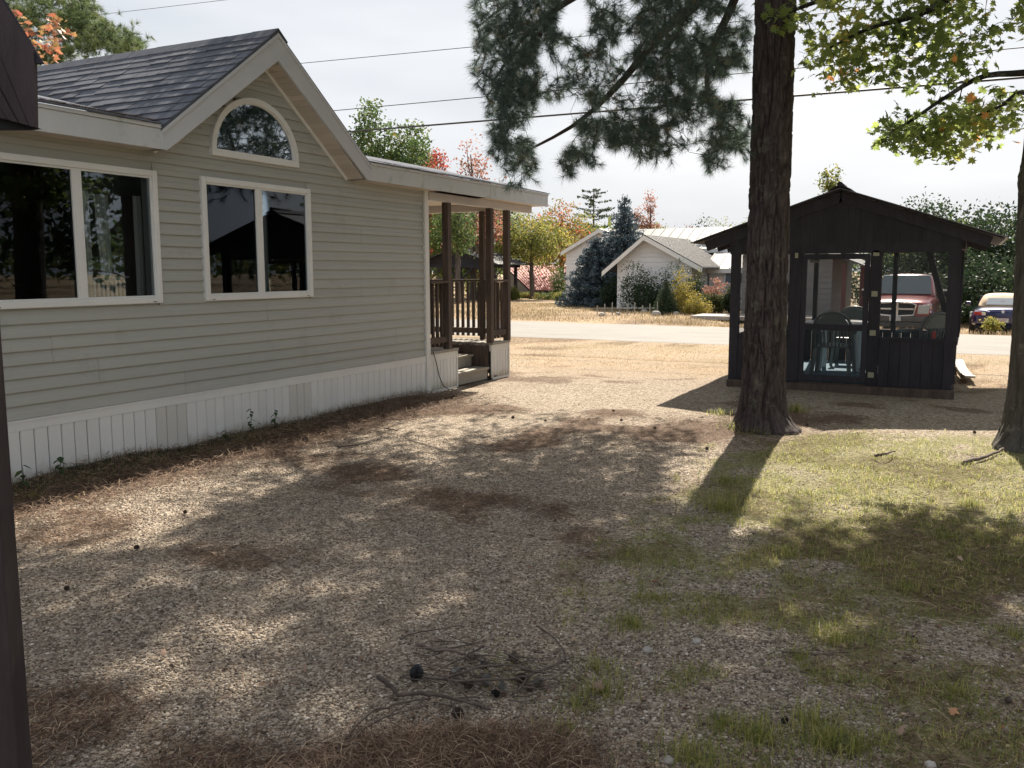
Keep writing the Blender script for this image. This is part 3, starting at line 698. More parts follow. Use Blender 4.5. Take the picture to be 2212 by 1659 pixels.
# chairs
M['plgreen'] = plain('green_plastic', (.14, .17, .165), .35); M['plwhite'] = plain('white_plastic', (.6, .62, .62), .35)
def chair(label, loc, rz):
    t = thing('plastic_chair', label, 'chair', (0, 0, 0), 'moulded plastic armchairs inside the gazebo'); mt = M['plgreen']
    MB().prism([(-.23, -.24, .42), (.23, -.24, .42), (.21, .2, .40), (-.21, .2, .40)], (0, 0, .025)).build('seat', mt, t, bevel=.01)
    n_ = 16; P = []
    for i in range(n_+1):
        a = math.pi*i/n_; P.append((.245*math.cos(a), .235+.06*math.sin(a), .72+.19*math.sin(a)))
    P = [(.235, .2, .40)]+P+[(-.235, .2, .40)]
    MB().tube(P, .022, 6).build('back_frame', mt, t, smooth=True)
    Q = [(.225*math.cos(math.pi*i/12), .29+.01*math.sin(math.pi*i/12), .70+.19*math.sin(math.pi*i/12)) for i in range(13)]
    MB().prism(Q, (0, .014, 0)).build('back_panel', mt, t)
    for i in range(7):
        x = -.17+i*.0567; MB().beam((x*.85, .205, .42), (x, .285, .72), .026, .012, up=(0, 1, 0)).build('slat', mt, t)
    for s in (-1, 1):
        MB().tube([(s*.245, .25, .70), (s*.28, .12, .665), (s*.285, -.1, .655), (s*.27, -.22, .64), (s*.25, -.245, .58)], [.02, .024, .028, .026, .018], 6).build('armrest', mt, t, smooth=True)
        MB().beam((s*.22, -.235, .60), (s*.265, -.27, 0), .055, .03).build('leg', mt, t, bevel=.005)
        MB().beam((s*.215, .19, .42), (s*.26, .30, 0), .055, .03).build('leg', mt, t, bevel=.005)
    t.location = loc; t.rotation_euler = (0, 0, rz); return t
chair('green plastic armchair seen from behind just inside the gazebo door', (-1.72, 13.72, FZ), math.pi)
chair('plastic armchair at the far side of the table facing the door, its arched back showing', (-1.66, 15.35, FZ), 0)
c3 = chair('plastic armchair with a red tag on its back behind the right-hand window', (-.55, 14.0, FZ), math.radians(222))
chair('plastic armchair beside the pine trunk, partly hidden by it', (-2.62, 14.1, FZ), math.radians(95))
rt = B(.07, .13, .305, .318, .56, .66).build('red_tag', plain('red_tag', (.5, .05, .04), .6), None); rt.parent = c3; OFF[rt.name] = OFF[c3.name]
tb = thing('round_table', 'round white plastic table between the chairs in the gazebo', 'table', (-1.72, 14.5, FZ))
MB().lathe([(0, .70), (.52, .70), (.535, .71), (.535, .725), (.5, .73), (0, .73)], (-1.72, 14.5, FZ), 36).build('tabletop', M['plwhite'], tb, smooth=False)
for a in (45, 135, 225, 315):
    c = math.cos(math.radians(a)); s = math.sin(math.radians(a)); MB().beam((-1.72+.33*c, 14.5+.33*s, FZ+.70), (-1.72+.38*c, 14.5+.38*s, FZ), .05, .05).build('leg', M['plwhite'], tb)
# pale plank lying beside the gazebo
pa = pg(2070, 785, .05); pb = pg(2094, 826, .02)
d = pb-pa; d = d/np.linalg.norm(d); q = np.array((d[1], -d[0], 0))
mb = MB(); V = []; F = []
for i in range(9):
    t = i/8; c = pa+(pb-pa)*t*1.02; wv = .14; zc = .03+.05*(2*t-1)**2+.01
    for sgn, dz in ((-1, 0), (1, 0), (1, .03), (-1, .03)): V.append((c[0]+q[0]*sgn*wv/2, c[1]+q[1]*sgn*wv/2, zc+dz))
for i in range(8):
    a = i*4
    for k_ in range(4): F.append((a+k_, a+(k_+1) % 4, a+4+(k_+1) % 4, a+4+k_))
F += [(3, 2, 1, 0), (32, 33, 34, 35)]
tag(mb.add(V, F).build('plank', surf('pale_plank', (.42, .38, .31), (.6, .56, .48), 5, rough=.8, bmp=.3), None, bevel=.003), 'pale warped plank lying on the gravel beside the right corner of the gazebo', 'plank')

# ------------------------------------------------------------------ brown cabin beside the camera
cab = thing('cabin', 'dark brown cabin corner with post and boarded eave close to the camera', 'cabin', (-1.4, 1.0, 0))
a = pD(72, 1659, 1.75); bdir = cR.copy(); bdir[2] = 0; bdir /= np.linalg.norm(bdir); fd = np.array((cF[0], cF[1], 0)); fd /= np.linalg.norm(fd)
def vpost(c, w, d, z0, z1, nm, mt, right=True):
    P = [c-fd*d, c-bdir*w-fd*d, c-bdir*w, c]; P = [np.array((p[0], p[1], z0)) for p in P]
    MB().prism(P, (0, 0, z1-z0)).build(nm, mt, cab, bevel=.003)
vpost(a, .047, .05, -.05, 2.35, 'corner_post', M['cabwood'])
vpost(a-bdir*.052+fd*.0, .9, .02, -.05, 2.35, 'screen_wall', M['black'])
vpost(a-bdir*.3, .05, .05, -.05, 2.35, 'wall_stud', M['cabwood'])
# eave end: boarded face hung under the sloping roof edge
DE = 2.3
def pe(x, y, dd=0): return pD(x, y, DE)+fd*dd
dirv = bdir*.0+fd*.5
P0, P1, P2, P3 = (-260, -330), (16, 6), (83, 116), (-260, 250)
band = [(-250, -330), (9, -2), (80, 112), (84, 277), (62, 271), (-250, 190)]
# boards running parallel to the slope, split between slope edge and bottom edge
for i in range(7):
    t0, t1 = i/7, (i+1)/7-.012
    def L2(t): return ((lerp(9, -230, t), lerp(-2, 110, t)), (lerp(84, 10, t), lerp(116+160*0, 262, t)))
    a0, b0 = L2(t0); a1, b1 = L2(t1)
    if i == 0: pts = [(-5, -22), (80, 112), (84, 277), (70, 274), (-28, 40)]
    else: pts = [(lerp(-28, -300, (i-1)/6), lerp(40, 60, (i-1)/6)), (lerp(69, -60, (i-1)/6), lerp(273.5, 238, (i-1)/6)), (lerp(69, -60, i/6)+2, lerp(273.5, 238, i/6)), (lerp(-28, -300, i/6)+2, lerp(40, 60, i/6))]
    MB().prism([pe(*q_, -.016-.002*(i % 3)) for q_ in pts], fd*.014).build('eave_board', M['cabwood'], cab)
MB().prism([pe(-5, -26), pe(97, 139), pe(80, 139), pe(-25, -26)], fd*-.012).build('roof_edge', M['gazwood'], cab)
MB().prism([pe(-300, -300, -.0005), pe(-5, -22, -.0005), pe(80, 112, -.0005), pe(83, 275, -.0005), pe(62, 270, -.0005), pe(-300, 172, -.0005)], fd*.0003).build('eave_backing', M['black'], cab)
MB().prism([pe(84, 277), pe(60, 280), pe(-300, 280), pe(-300, 172), pe(62, 271)], fd*.015).build('soffit', M['black'], cab)

# ------------------------------------------------------------------ neighbours across the road
M['wclap'] = surf('white_clapboard', (.70, .70, .72), (.76, .76, .78), 1.2, (1, 1, 3), .6, .05, .004, 30, .05)
M['metalroof'] = surf('light_metal_roof', (.075, .075, .08), (.105, .105, .11), 1.5, rough=.6, bmp=.02)
M['ribdark'] = plain('roof_rib_dark', (.035, .035, .04), .6)
M['darkroof'] = surf('dark_metal_roof', (.05, .05, .06), (.08, .08, .09), 2, rough=.5)
def gable_block(root, x0, x1, y0, y1, ze, za, oh=.25, ohy=.3, roofmat=None, ridge='y', course=.18, ridge_ofs=0, rib=None, wallmat=None):
    """walls of boards, pitched roof (ridge along y or x)"""
    wm = wallmat or M['wclap']
    if ridge == 'y':
        xm = (x0+x1)/2+ridge_ofs; s_ = (za-ze)/(xm-x0)
        MB().prism([(x0+.03, y0+.03, -.6), (x1-.03, y0+.03, -.6), (x1-.03, y0+.03, ze-.03), (xm, y0+.03, za-.05), (x0+.03, y0+.03, ze-.03)], (0, y1-y0-.06, 0)).build('wall', wm, root)
        w_ = root.children[-1]; rm_ = M['ribdark'] if rib and rib < .3 else roofmat
        z = -.0
        while z < za-.1:
            zt = z+course
            f_ = lambda zz: (x0, x1) if zz <= ze else (xm-(za-zz)/(za-ze)*(xm-x0), xm+(za-zz)/(za-ze)*(x1-xm))
            a, b_ = f_(z); c, d_ = f_(min(zt, za-.05))
            MB().hexa([(a, y0-.008, z), (b_, y0-.008, z), (b_, y0+.028, z), (a, y0+.028, z), (c, y0+.012, zt-.004), (d_, y0+.012, zt-.004), (d_, y0+.028, zt-.004), (c, y0+.028, zt-.004)]).build('siding_board', wm, w_)
            if zt < ze: MB().box(x1-.028, x1+.006, y0+.03, y1, z, zt-.006).build('siding_board', wm, w_)
            z = zt
        for s in (-1, 1):
            xe = x0-oh if s < 0 else x1+oh; ext = abs(xe-xm); zz = za-(za-ze)*ext/abs((x0 if s < 0 else x1)-xm)
            r_ = MB().hexa([(xm, y0-ohy, za), (xm, y1+ohy, za), (xe, y1+ohy, zz), (xe, y0-ohy, zz), (xm, y0-ohy, za+.05), (xm, y1+ohy, za+.05), (xe, y1+ohy, zz+.05), (xe, y0-ohy, zz+.05)]).build('roof', roofmat, root)
            MB().prism([(xm, y0-ohy-.03, za+.03), (xe, y0-ohy-.03, zz+.03), (xe, y0-ohy-.03, zz-.17), (xm, y0-ohy-.03, za-.17)], (0, .028, 0)).build('rake_board', M['whitetrim'], root)
            if rib:
                k = int((y1-y0+2*ohy)/rib)
                for i in range(k+1):
                    yy = y0-ohy+.02+i*(y1-y0+2*ohy-.05)/k
                    MB().beam((xm, yy, za+.062), (xe, yy, zz+.062), .05, .03).build('rib', rm_, r_)
    else:
        ym = (y0+y1)/2; 
        MB().prism([(x0+.03, y0+.03, -.6), (x0+.03, y1-.03, -.6), (x0+.03, y1-.03, ze), (x0+.03, ym, za-.05), (x0+.03, y0+.03, ze)], (x1-x0-.06, 0, 0)).build('wall', wm, root)
        w_ = root.children[-1]; z = 0
        while z < ze-.02:
            zt = z+course; MB().hexa([(x0, y0-.008, z), (x1, y0-.008, z), (x1, y0+.028, z), (x0, y0+.028, z), (x0, y0+.012, zt-.004), (x1, y0+.012, zt-.004), (x1, y0+.028, zt-.004), (x0, y0+.028, zt-.004)]).build('siding_board', wm, w_); z = zt
        for s in (-1, 1):
            ye = y0-ohy if s < 0 else y1+ohy; zz = za-(za-ze)*abs(ye-ym)/abs(y0-ym)
            r_ = MB().hexa([(x0-oh, ym, za), (x1+oh, ym, za), (x1+oh, ye, zz), (x0-oh, ye, zz), (x0-oh, ym, za+.05), (x1+oh, ym, za+.05), (x1+oh, ye, zz+.05), (x0-oh, ye, zz+.05)]).build('roof', roofmat, root)
            if rib and s < 0:
                k = int((x1-x0+2*oh)/rib)
                for i in range(k+1):
                    xx = x0-oh+.02+i*(x1-x0+2*oh-.05)/k
                    MB().beam((xx, ym, za+.06), (xx, ye, zz+.06), .05, .035).build('rib', roofmat, r_)
            if s < 0: B(x0-oh, x1+oh, ye-.03, ye, zz-.14, zz+.04).build('fascia', M['whitetrim'], root)
wh = thing('white_house', 'white clapboard house with several gables and light metal roofs across the road', 'house', (-13, 42, 0))
gable_block(wh, -19.32, -14.5, 44.6, 54, 2.72, 3.78, .2, .25, M['darkroof'], rib=None, course=.2, ridge_ofs=-.45)
gable_block(wh, -13.62, -10.35, 37, 43, 2.02, 3.08, .55, .4, M['metalroof'], rib=.16, course=.2, ridge_ofs=-.33)
gable_block(wh, -16.9, -7.5, 42.6, 47.4, 2.75, 3.72, .2, .35, M['metalroof'], ridge='x', rib=.5)
gable_block(wh, -10.3, -5.2, 39.6, 42.55, 1.75, 2.35, .15, .2, M['metalroof'], ridge='x', rib=.5)
B(-10.35, -7.6, 42.2, 42.56, 2.15, 2.74).build('frieze', M['wclap'], wh)
for i, xx in enumerate((-9.55, -8.5)):
    w_ = B(xx, xx+.9, 39.53, 39.6, 1.10, 1.65).build('window', plain('pane_blue%d' % i, (.12, .15, .2), .1), wh)
    MB().box(xx-.06, xx, 39.5, 39.6, 1.04, 1.71).box(xx+.9, xx+.96, 39.5, 39.6, 1.04, 1.71).box(xx, xx+.9, 39.5, 39.6, 1.65, 1.71).box(xx-.08, xx+.98, 39.48, 39.6, 1.04, 1.10).build('frame', M['whitetrim'], w_)
# small grey cottage seen through the gazebo
gc = thing('grey_cottage', 'grey cottage with a dark porch corner seen through the gazebo screens', 'house', (-7, 36, 0))
gable_block(gc, -7.6, -4.42, 34, 40, 2.35, 2.9, .3, .3, M['metalroof'], ridge='y', course=.2, wallmat=surf('grey_clapboard', (.20, .20, .20), (.25, .25, .25), 2, rough=.7))
M['maroon'] = surf('maroon_trim', (.13, .05, .05), (.18, .08, .08), 3, rough=.6)
for x, y in ((-4.1, 34.1), (-3.6, 35.2), (-3.6, 37.5)): B(x, x+.14, y, y+.14, -.5, 1.9).build('porch_post', M['maroon'], gc)
MB().prism([(-4.4, 33.7, 2.18), (-3.2, 33.7, 1.70), (-3.2, 33.7, 1.76), (-4.4, 33.7, 2.25)], (0, 5, 0)).build('porch_roof', M['metalroof'], gc)
# pavilion
pv = thing('pavilion', 'dark timber pavilion with a silvery metal roof across the road', 'pavilion', (-24.8, 47, 0))
px0, px1, py0, py1 = -28.3, -24.1, 45, 48.2; PA, PE = 2.90, 2.12
for x in (px0, -26.2, px1-.14):
    for y in (py0, py1): B(x, x+.16, y, y+.16, -.5, 2.0).build('post', GW, pv)
for y in (py0, py1): B(px0-.2, px1+.2, y, y+.16, 1.85, 2.05).build('beam', GW, pv)
for x in (px0, px1-.16): B(x, x+.16, py0, py1, 1.86, 2.04).build('beam', GW, pv)
for (x, s) in ((px0+.16, 1), (-26.2, -1), (-26.04, 1), (px1-.14, -1)): MB().beam((x, py0+.08, 1.15), (x+s*.75, py0+.08, 1.86), .1, .1, up=(0, 1, 0)).build('brace', GW, pv)
MB().prism([(px0-.3, py0+.1, 2.03), (px1+.2, py0+.1, 2.03), (-26.2, py0+.1, PA-.05)], (0, .05, 0)).build('gable', GW, pv)
for s in (-1, 1):
    xe = -29.0 if s < 0 else -23.4
    r_ = MB().hexa([(-26.2, py0-.5, PA), (-26.2, py1+.5, PA), (xe, py1+.5, 2.0), (xe, py0-.5, 2.0), (-26.2, py0-.5, PA+.04), (-26.2, py1+.5, PA+.04), (xe, py1+.5, 2.04), (xe, py0-.5, 2.04)]).build('roof', M['metalroof'] if s > 0 else GW, pv)
    for i in range(14 if s > 0 else 0):
        yy = py0-.45+i*.32; MB().beam((-26.2, yy, PA+.05), (xe, yy, 2.05), .04, .025).build('rib', M['metalroof'], r_)
MB().lathe([(.30, 0), (.33, .0), (.33, .04), (.30, .04), (.30, 0)], (0, 0, 0), 20).build('wagon_wheel', GW, None)
ww = bpy.data.objects['wagon_wheel']; ww.parent = pv; ww.rotation_euler = (math.pi/2, 0, 0); ww.location = np.array((px1+.35, py0-.05, 1.35))-OFF[pv.name]
for a in range(4):
    aa = a*math.pi/4; o_ = MB().beam((-.3*math.cos(aa), -.3*math.sin(aa), .02), (.3*math.cos(aa), .3*math.sin(aa), .02), .03, .03).build('spoke', GW, None); o_.parent = ww
# barn with red roof
bn = thing('barn', 'low dark barn with a big faded red ribbed metal roof beyond the pavilion', 'barn', (-28, 60, 0))
M['redroof'] = surf('faded_red_roof', (.36, .12, .10), (.43, .17, .14), 1.4, rough=.55, bmp=.02)
z0_, z1_ = 2.0, .1
r_ = MB().hexa([(-32.2, 62.5, 2.02), (-24, 62.5, 2.02), (-22.6, 57.4, .30), (-27.6, 57.4, .30), (-32.2, 62.5, 2.06), (-24, 62.5, 2.06), (-22.6, 57.4, .34), (-27.6, 57.4, .34)]).build('roof', M['redroof'], bn)
for i in range(30):
    t = i/29; MB().beam((lerp(-32.2, -24, t), 62.5, 2.07), (lerp(-27.6, -22.6, t), 57.4, .35), .05, .035).build('rib', M['redroof'], r_)
MB().prism([(-32.3, 62.6, 1.95), (-27.7, 57.5, .24), (-27.7, 57.5, -.4), (-32.3, 62.6, -.4)], (.05, 0, 0)).build('wall', M['darkroof'], bn)
B(-32.3, -24, 62.55, 62.7, -.4, 1.98).build('wall', M['darkroof'], bn); B(-27.6, -22.7, 57.5, 57.6, -.4, .28).build('wall', M['darkroof'], bn)
# ------------------------------------------------------------------ foliage generators
def rot_frames(n, rs, up_bias=None):
    q = rs.normal(size=(n, 3)); q /= np.linalg.norm(q, axis=1)[:, None]
    if up_bias is not None: q = q+up_bias; q /= np.linalg.norm(q, axis=1)[:, None]
    a = rs.normal(size=(n, 3)); a -= (a*q).sum(1)[:, None]*q; a /= np.linalg.norm(a, axis=1)[:, None]
    return a, np.cross(q, a), q
def leaves_mesh(name, P, size, rs, cv, up=None, asp=.62, fold=.25):
    """each leaf: two triangles folded on the midrib"""
    n = len(P); a, b, c = rot_frames(n, rs, up); s = size[:, None]
    V = np.empty((n, 4, 3)); V[:, 0] = P-a*s*.5; V[:, 1] = P+b*s*asp*.5+c*s*fold*.3; V[:, 2] = P+a*s*.5; V[:, 3] = P-b*s*asp*.5+c*s*fold*.3
    base = (np.arange(n)*4)[:, None]; F = np.concatenate([base+[0, 1, 2], base+[0, 2, 3]], 0)
    return np_mesh(name, V.reshape(-1, 3), F, 3, np.concatenate([cv, cv]))
def blob_points(blobs, n, rs, shell=.55, lump=.35, freq=1.3):
    vols = np.array([b[3]*b[4]*b[5] for b in blobs])**(2/3); vols /= vols.sum(); out = []; bi = []
    for k, b in enumerate(blobs):
        m_ = max(4, int(n*vols[k])); d = rs.normal(size=(m_, 3)); d /= np.linalg.norm(d, axis=1)[:, None]
        r = rs.uniform(shell**3, 1, m_)**(1/3)
        nn = .5*vnoise(d[:, 0]*freq*2+k*7.1, d[:, 2]*freq*2+d[:, 1]*2.3, k)+.5*vnoise(d[:, 1]*freq*4+k, d[:, 2]*freq*4-d[:, 0]*3, k+5)
        r = r*(1-lump+2*lump*nn)
        out.append(np.array(b[:3])+d*r[:, None]*np.array(b[3:6])); bi.append(np.full(m_, k))
    return np.concatenate(out), np.concatenate(bi)
def limbs(base, top, targets, r0, rs, wob=.12, start=.35):
    mb = MB(); base = np.array(base, float); top = np.array(top, float); n_ = 9
    P = [base+(top-base)*i/n_+np.array((rs.uniform(-wob, wob), rs.uniform(-wob, wob), 0))*(i > 0)*(i/n_) for i in range(n_+1)]
    mb.tube(P, [r0*1.35]+[r0*(1-.85*i/n_) for i in range(1, n_+1)], 8)
    for t in targets:
        t = np.array(t, float); s_ = start+(.85-start)*np.clip((t[2]-base[2])/(top[2]-base[2]+1e-6), 0, 1)*rs.uniform(.75, .95); k = s_*n_; i = int(min(k, n_-1)); p0 = P[i]+(P[i+1]-P[i])*(k-i)
        if t[2] < p0[2]: p0 = P[max(1, int(n_*start*.8))]
        md = (p0+t)/2+np.array((rs.uniform(-.2, .2), rs.uniform(-.2, .2), .12))*np.linalg.norm(t-p0)*.5
        rr = r0*.42*(1-.6*s_); mb.tube([p0, (p0+md)/2+(0, 0, .02), md, (md+t)/2, t], [rr, rr*.75, rr*.55, rr*.35, rr*.12], 5, cap=False)
    return mb
def clumped(blobs, nclump, per, rs, spread, size, jit=.35, shell=.5, lump=.35, cvfun=None, freq=1.3):
    C, bi = blob_points(blobs, nclump, rs, shell, lump, freq); n = len(C)
    ccv = rs.uniform(0, 1, n)*.55+.45*vnoise(C[:, 0]*.9+C[:, 1]*.7, C[:, 2]*.9, 3)
    P = np.repeat(C, per, 0)+rs.normal(size=(n*per, 3))*np.array([1, 1, .7])*spread
    cv = np.repeat(ccv, per)+rs.normal(size=n*per)*.12
    if cvfun is not None: cv = cvfun(P, cv)
    return C, P, np.clip(cv, 0, 1), rs.uniform(1-jit, 1+jit, n*per)*size
M['barkfar'] = surf('grey_bark', (.06, .05, .045), (.14, .12, .105), 9, (3, 3, .5), .9, .6, .01, 40, .2)
def tree(name, label, base, h, r0, blobs, mat, nclump=260, per=14, spread=.28, size=.16, seed=1, group=None, cat='tree', lump=.35, shell=.5, limbn=16, cvfun=None, wob=.15, up=None, trunktop=None, freq=1.3):
    rs = np.random.RandomState(seed); base = np.array(base, float)
    t = thing(name, label, cat, base, group)
    bl = [(base[0]+b[0], base[1]+b[1], base[2]+b[2], b[3], b[4], b[5]) for b in blobs]
    C, P, cv, sz = clumped(bl, int(nclump*1.15), per, rs, spread, size, shell=shell, lump=lump, cvfun=cvfun, freq=freq)
    me = leaves_mesh('crown', P-base, sz, rs, cv, up); link('crown', me, mat, t)
    tg = C[rs.permutation(len(C))[:limbn]]; tp = trunktop if trunktop is not None else base+(0, 0, h*.88)
    limbs(base-(0, 0, .3), tp, tg, r0, rs, wob).build('trunk', M['barkfar'], t, smooth=True)
    return t
G = lambda *c: c
M['lgreen'] = leafmat('leaves_green', [(0, (.045, .085, .03)), (.5, (.075, .125, .04)), (.85, (.12, .16, .05)), (1, (.22, .2, .05))], .4)
M['lmix'] = leafmat('leaves_mixed', [(0, (.05, .09, .03)), (.45, (.11, .14, .04)), (.7, (.24, .2, .05)), (.85, (.34, .16, .05)), (1, (.42, .09, .05))], .45)
M['lyel'] = leafmat('leaves_yellow_green', [(0, (.07, .10, .03)), (.5, (.17, .19, .05)), (1, (.36, .30, .07))], .5)
M['lred'] = leafmat('leaves_red', [(0, (.12, .07, .04)), (.45, (.28, .08, .05)), (.8, (.40, .10, .07)), (1, (.36, .22, .09))], .45)
M['lpink'] = leafmat('leaves_rust', [(0, (.15, .12, .06)), (.5, (.28, .13, .09)), (1, (.38, .20, .12))], .45)
M['ldark'] = leafmat('leaves_dark', [(0, (.018, .035, .018)), (.6, (.035, .06, .028)), (1, (.07, .10, .04))], .25)
M['ngreen'] = leafmat('needles_green', [(0, (.022, .045, .022)), (.6, (.04, .07, .032)), (1, (.07, .105, .045))], .2)
M['nblue'] = leafmat('needles_blue', [(0, (.025, .042, .052)), (.5, (.06, .09, .11)), (1, (.14, .185, .21))], .15)
def T(px, py_, Yp): p = pY(px, py_, Yp); return p
def treeat(pxc, Yp, pytop, name, label, spec, mat, zb=None, **kw):
    """tree whose trunk stands at depth plane Yp under image column pxc, crown top at row pytop"""
    p = pY(pxc, pytop, Yp); zb = gz(p[0], p[1]) if zb is None else zb; h = p[2]-zb
    bl = [(b[0], b[1], b[2]*h, b[3], b[4], b[5]*h) for b in spec(h)]
    return tree(name, label, (p[0], p[1], zb), h, kw.pop('r0', .12+h*.012), bl, mat, **kw)
grp = 'trees growing beyond the road'
treeat(800, 62, 228, 'deciduous_tree', 'tallest full green tree rising behind the house roof left of the porch', lambda h: [(0, 0, .66, 2.1, 2.2, .34), (-1.2, 0, .5, 2.3, 2, .34), (2.9, 1, .6, 2.0, 2, .3), (1.2, 0, .42, 3.4, 2, .34)], M['lgreen'], nclump=1300, per=16, size=.27, spread=.33, seed=3, group=grp)
treeat(900, 60, 300, 'deciduous_tree', 'green tree between the tallest green crown and the red maple above the porch roof', lambda h: [(0, 0, .66, 1.6, 1.6, .32), (1.3, 0, .45, 1.7, 1.6, .3)], M['lgreen'], nclump=700, per=15, size=.25, seed=4, group=grp)
treeat(945, 52, 322, 'red_maple', 'small deep red maple just above the porch roof edge', lambda h: [(0, 0, .75, .75, .8, .24), (-.5, 0, .5, 1.0, 1, .25), (.5, 0, .5, .9, 1, .22)], M['lred'], nclump=420, per=13, size=.17, spread=.2, seed=5, group=grp)
treeat(1020, 46, 290, 'rust_maple', 'thin pinkish rust maple with airy twiggy crown above the porch roof', lambda h: [(0, 0, .78, .9, .9, .2), (.3, 0, .55, 1.5, 1.4, .25), (1.2, 0, .45, .9, .9, .15), (-.2, 0, .35, 1.3, 1.2, .2)], M['lpink'], nclump=260, per=11, size=.17, spread=.24, seed=6, group=grp, shell=.3, limbn=40)
treeat(1065, 50, 420, 'deciduous_tree', 'green and rusty tree filling the gap between the porch posts', lambda h: [(0, 0, .6, 1.7, 1.6, .36), (-2.1, 0, .5, 1.7, 1.6, .4), (-3.6, .5, .55, 1.4, 1.4, .4)], M['lmix'], nclump=800, per=15, size=.19, seed=7, group=grp, cvfun=lambda P, cv: cv*.62)
treeat(987, 40, 400, 'deciduous_tree', 'leafy green tree with pale trunk standing in front of the pavilion', lambda h: [(0, 0, .70, 1.0, 1.0, .26), (.35, -.1, .52, .5, .5, .07), (-.3, 0, .62, 1.0, 1, .2)], M['lgreen'], nclump=240, per=13, size=.13, spread=.2, seed=8, group=grp, r0=.17)
treeat(955, 57, 425, 'deciduous_tree', 'dense green tree seen low between the house corner and the first porch post', lambda h: [(0, 0, .58, 2.4, 2.2, .4), (1.6, 0, .35, 2.2, 2, .3)], M['lgreen'], nclump=520, per=15, size=.2, seed=11, group=grp)
treeat(1150, 49, 458, 'yellow_green_maple', 'yellow and green maple with dark slanting trunk in front of the red barn roof', lambda h: [(-.4, 0, .78, 1.9, 1.6, .2), (-1.2, 0, .66, 1.4, 1.5, .18), (1.0, 0, .66, 1.5, 1.5, .2), (0, 0, .55, 1.6, 1.4, .12)], M['lyel'], nclump=380, per=13, size=.15, spread=.25, seed=9, group=grp, r0=.2)
treeat(1215, 60, 440, 'autumn_maple', 'orange and red autumn maple behind the left gable of the white house', lambda h: [(0, 0, .75, 1.5, 1.5, .24), (.9, 0, .5, 2.0, 1.6, .32), (-1.3, 0, .5, 1.7, 1.6, .34), (-3, 0, .6, 1.6, 1.5, .3)], M['lmix'], nclump=520, per=13, size=.17, seed=10, group=grp, cvfun=lambda P, cv: cv*.8+.22)
treeat(1262, 66, 462, 'deciduous_tree', 'pale green bushy tree left of the tall white pine', lambda h: [(0, 0, .6, 1.5, 1.5, .38), (2.6, 0, .5, 1.6, 1.4, .36)], M['lyel'], nclump=300, per=12, size=.17, seed=12, group=grp)
def nblue_side(P, cv): return cv
treeat(1420, 62, 475, 'yellow_green_tree', 'yellow green tree below the reddish spire right of the blue spruce', lambda h: [(0, 0, .6, 1.3, 1.3, .34)], M['lyel'], nclump=150, per=12, size=.17, seed=13, group=grp)
treeat(1405, 60, 415, 'spire_maple', 'slender reddish brown two-pronged tree right of the tall blue spruce', lambda h: [(0, 0, .86, .28, .3, .15), (-.9, 0, .78, .3, .3, .09), (-.5, 0, .6, .7, .5, .16), (.1, 0, .62, .45, .4, .2)], M['lpink'], nclump=200, per=12, size=.13, spread=.14, seed=14, group=grp, shell=.1)
treeat(1483, 74, 478, 'red_maple', 'low dark red maple on the skyline above the metal roof', lambda h: [(0, 0, .6, 1.3, 1.2, .34), (-1.8, 0, .4, .8, .8, .26)], M['lred'], nclump=150, per=11, size=.17, seed=15, group=grp, cvfun=lambda P, cv: cv*.6)
for i, (x, Yp, yt, w, lab) in enumerate(((1510, 76, 468, 1.3, 'dark pointed green tree beside the low red maple on the skyline'), (1548, 80, 474, 1.7, 'light green feathery tree on the skyline above the middle of the metal roof'), (1590, 78, 480, 1.7, 'light green feathery tree on the skyline just left of the gazebo eave'), (1440, 82, 492, 1.6, 'low pale green tree on the skyline right of the spruce'), (1640, 74, 470, 2, 'green tree hidden mostly behind the pine trunk'))):
    treeat(x, Yp, yt, 'deciduous_tree', lab, lambda h, w=w: [(0, 0, .58, w, w, .4), (w*.8, 0, .4, w, w, .3), (-w*.8, 0, .35, w, w, .3)], M['lyel'] if i else M['ngreen'], nclump=190, per=11, size=.17, seed=20+i, group=grp)
treeat(1795, 40, 350, 'young_maple', 'slim yellow green treetop sticking up behind the gazebo roof', lambda h: [(0, 0, .88, .38, .4, .12), (.05, 0, .72, .5, .5, .14), (0, 0, .5, .6, .6, .18)], M['lyel'], nclump=170, per=11, size=.13, spread=.13, seed=31, group=grp, shell=.2)
for i, (x, Yp, yt, w, lab, mt) in enumerate(((2012, 44, 430, 1.25, 'round grey-green treetop just above the right gazebo roof slope', 'ngreen'), (2085, 42, 445, 1.7, 'dark dense tree behind the blue convertible', 'ldark'), (2150, 43, 448, 1.7, 'dark evergreen mass right behind the convertible roof', 'ldark'), (2220, 44, 440, 2.2, 'dark tree at the right edge behind the maple trunk', 'ldark'), (1945, 46, 505, 2.0, 'dark green tree seen through the gazebo above the pickup', 'ldark'), (2120, 38, 560, 1.6, 'low dark shrubby tree beside the right gazebo corner', 'ldark'))):
    treeat(x, Yp, yt, 'evergreen_tree', lab, lambda h, w=w: [(0, 0, .66, w, w, .32), (w*.5, 0, .36, w*1.2, w, .36), (-w*.5, .3, .3, w*1.2, w, .32)], M[mt], nclump=420, per=13, size=.15, seed=40+i, group=grp)
# unseen trees added at the right to darken the house window reflections
for i, (x, y, h, w) in enumerate(((9, 12, 9, 2.6), (13, 20, 10, 3), (8, 30, 9, 3), (16, 9, 10, 3), (11, 3, 9, 2.5))):
    tree('evergreen_tree', 'added out-of-view dark tree %s' % ('right of the yard behind the maple', 'far right by the road', 'right of the parked convertible', 'farthest right in the yard', 'right of the camera')[i], (x, y, 0), h, .2, [(0, 0, h*.55, w, w, h*.42)], M['ldark'], nclump=260, per=9, size=.3, spread=.35, seed=60+i, group='trees right of the yard')
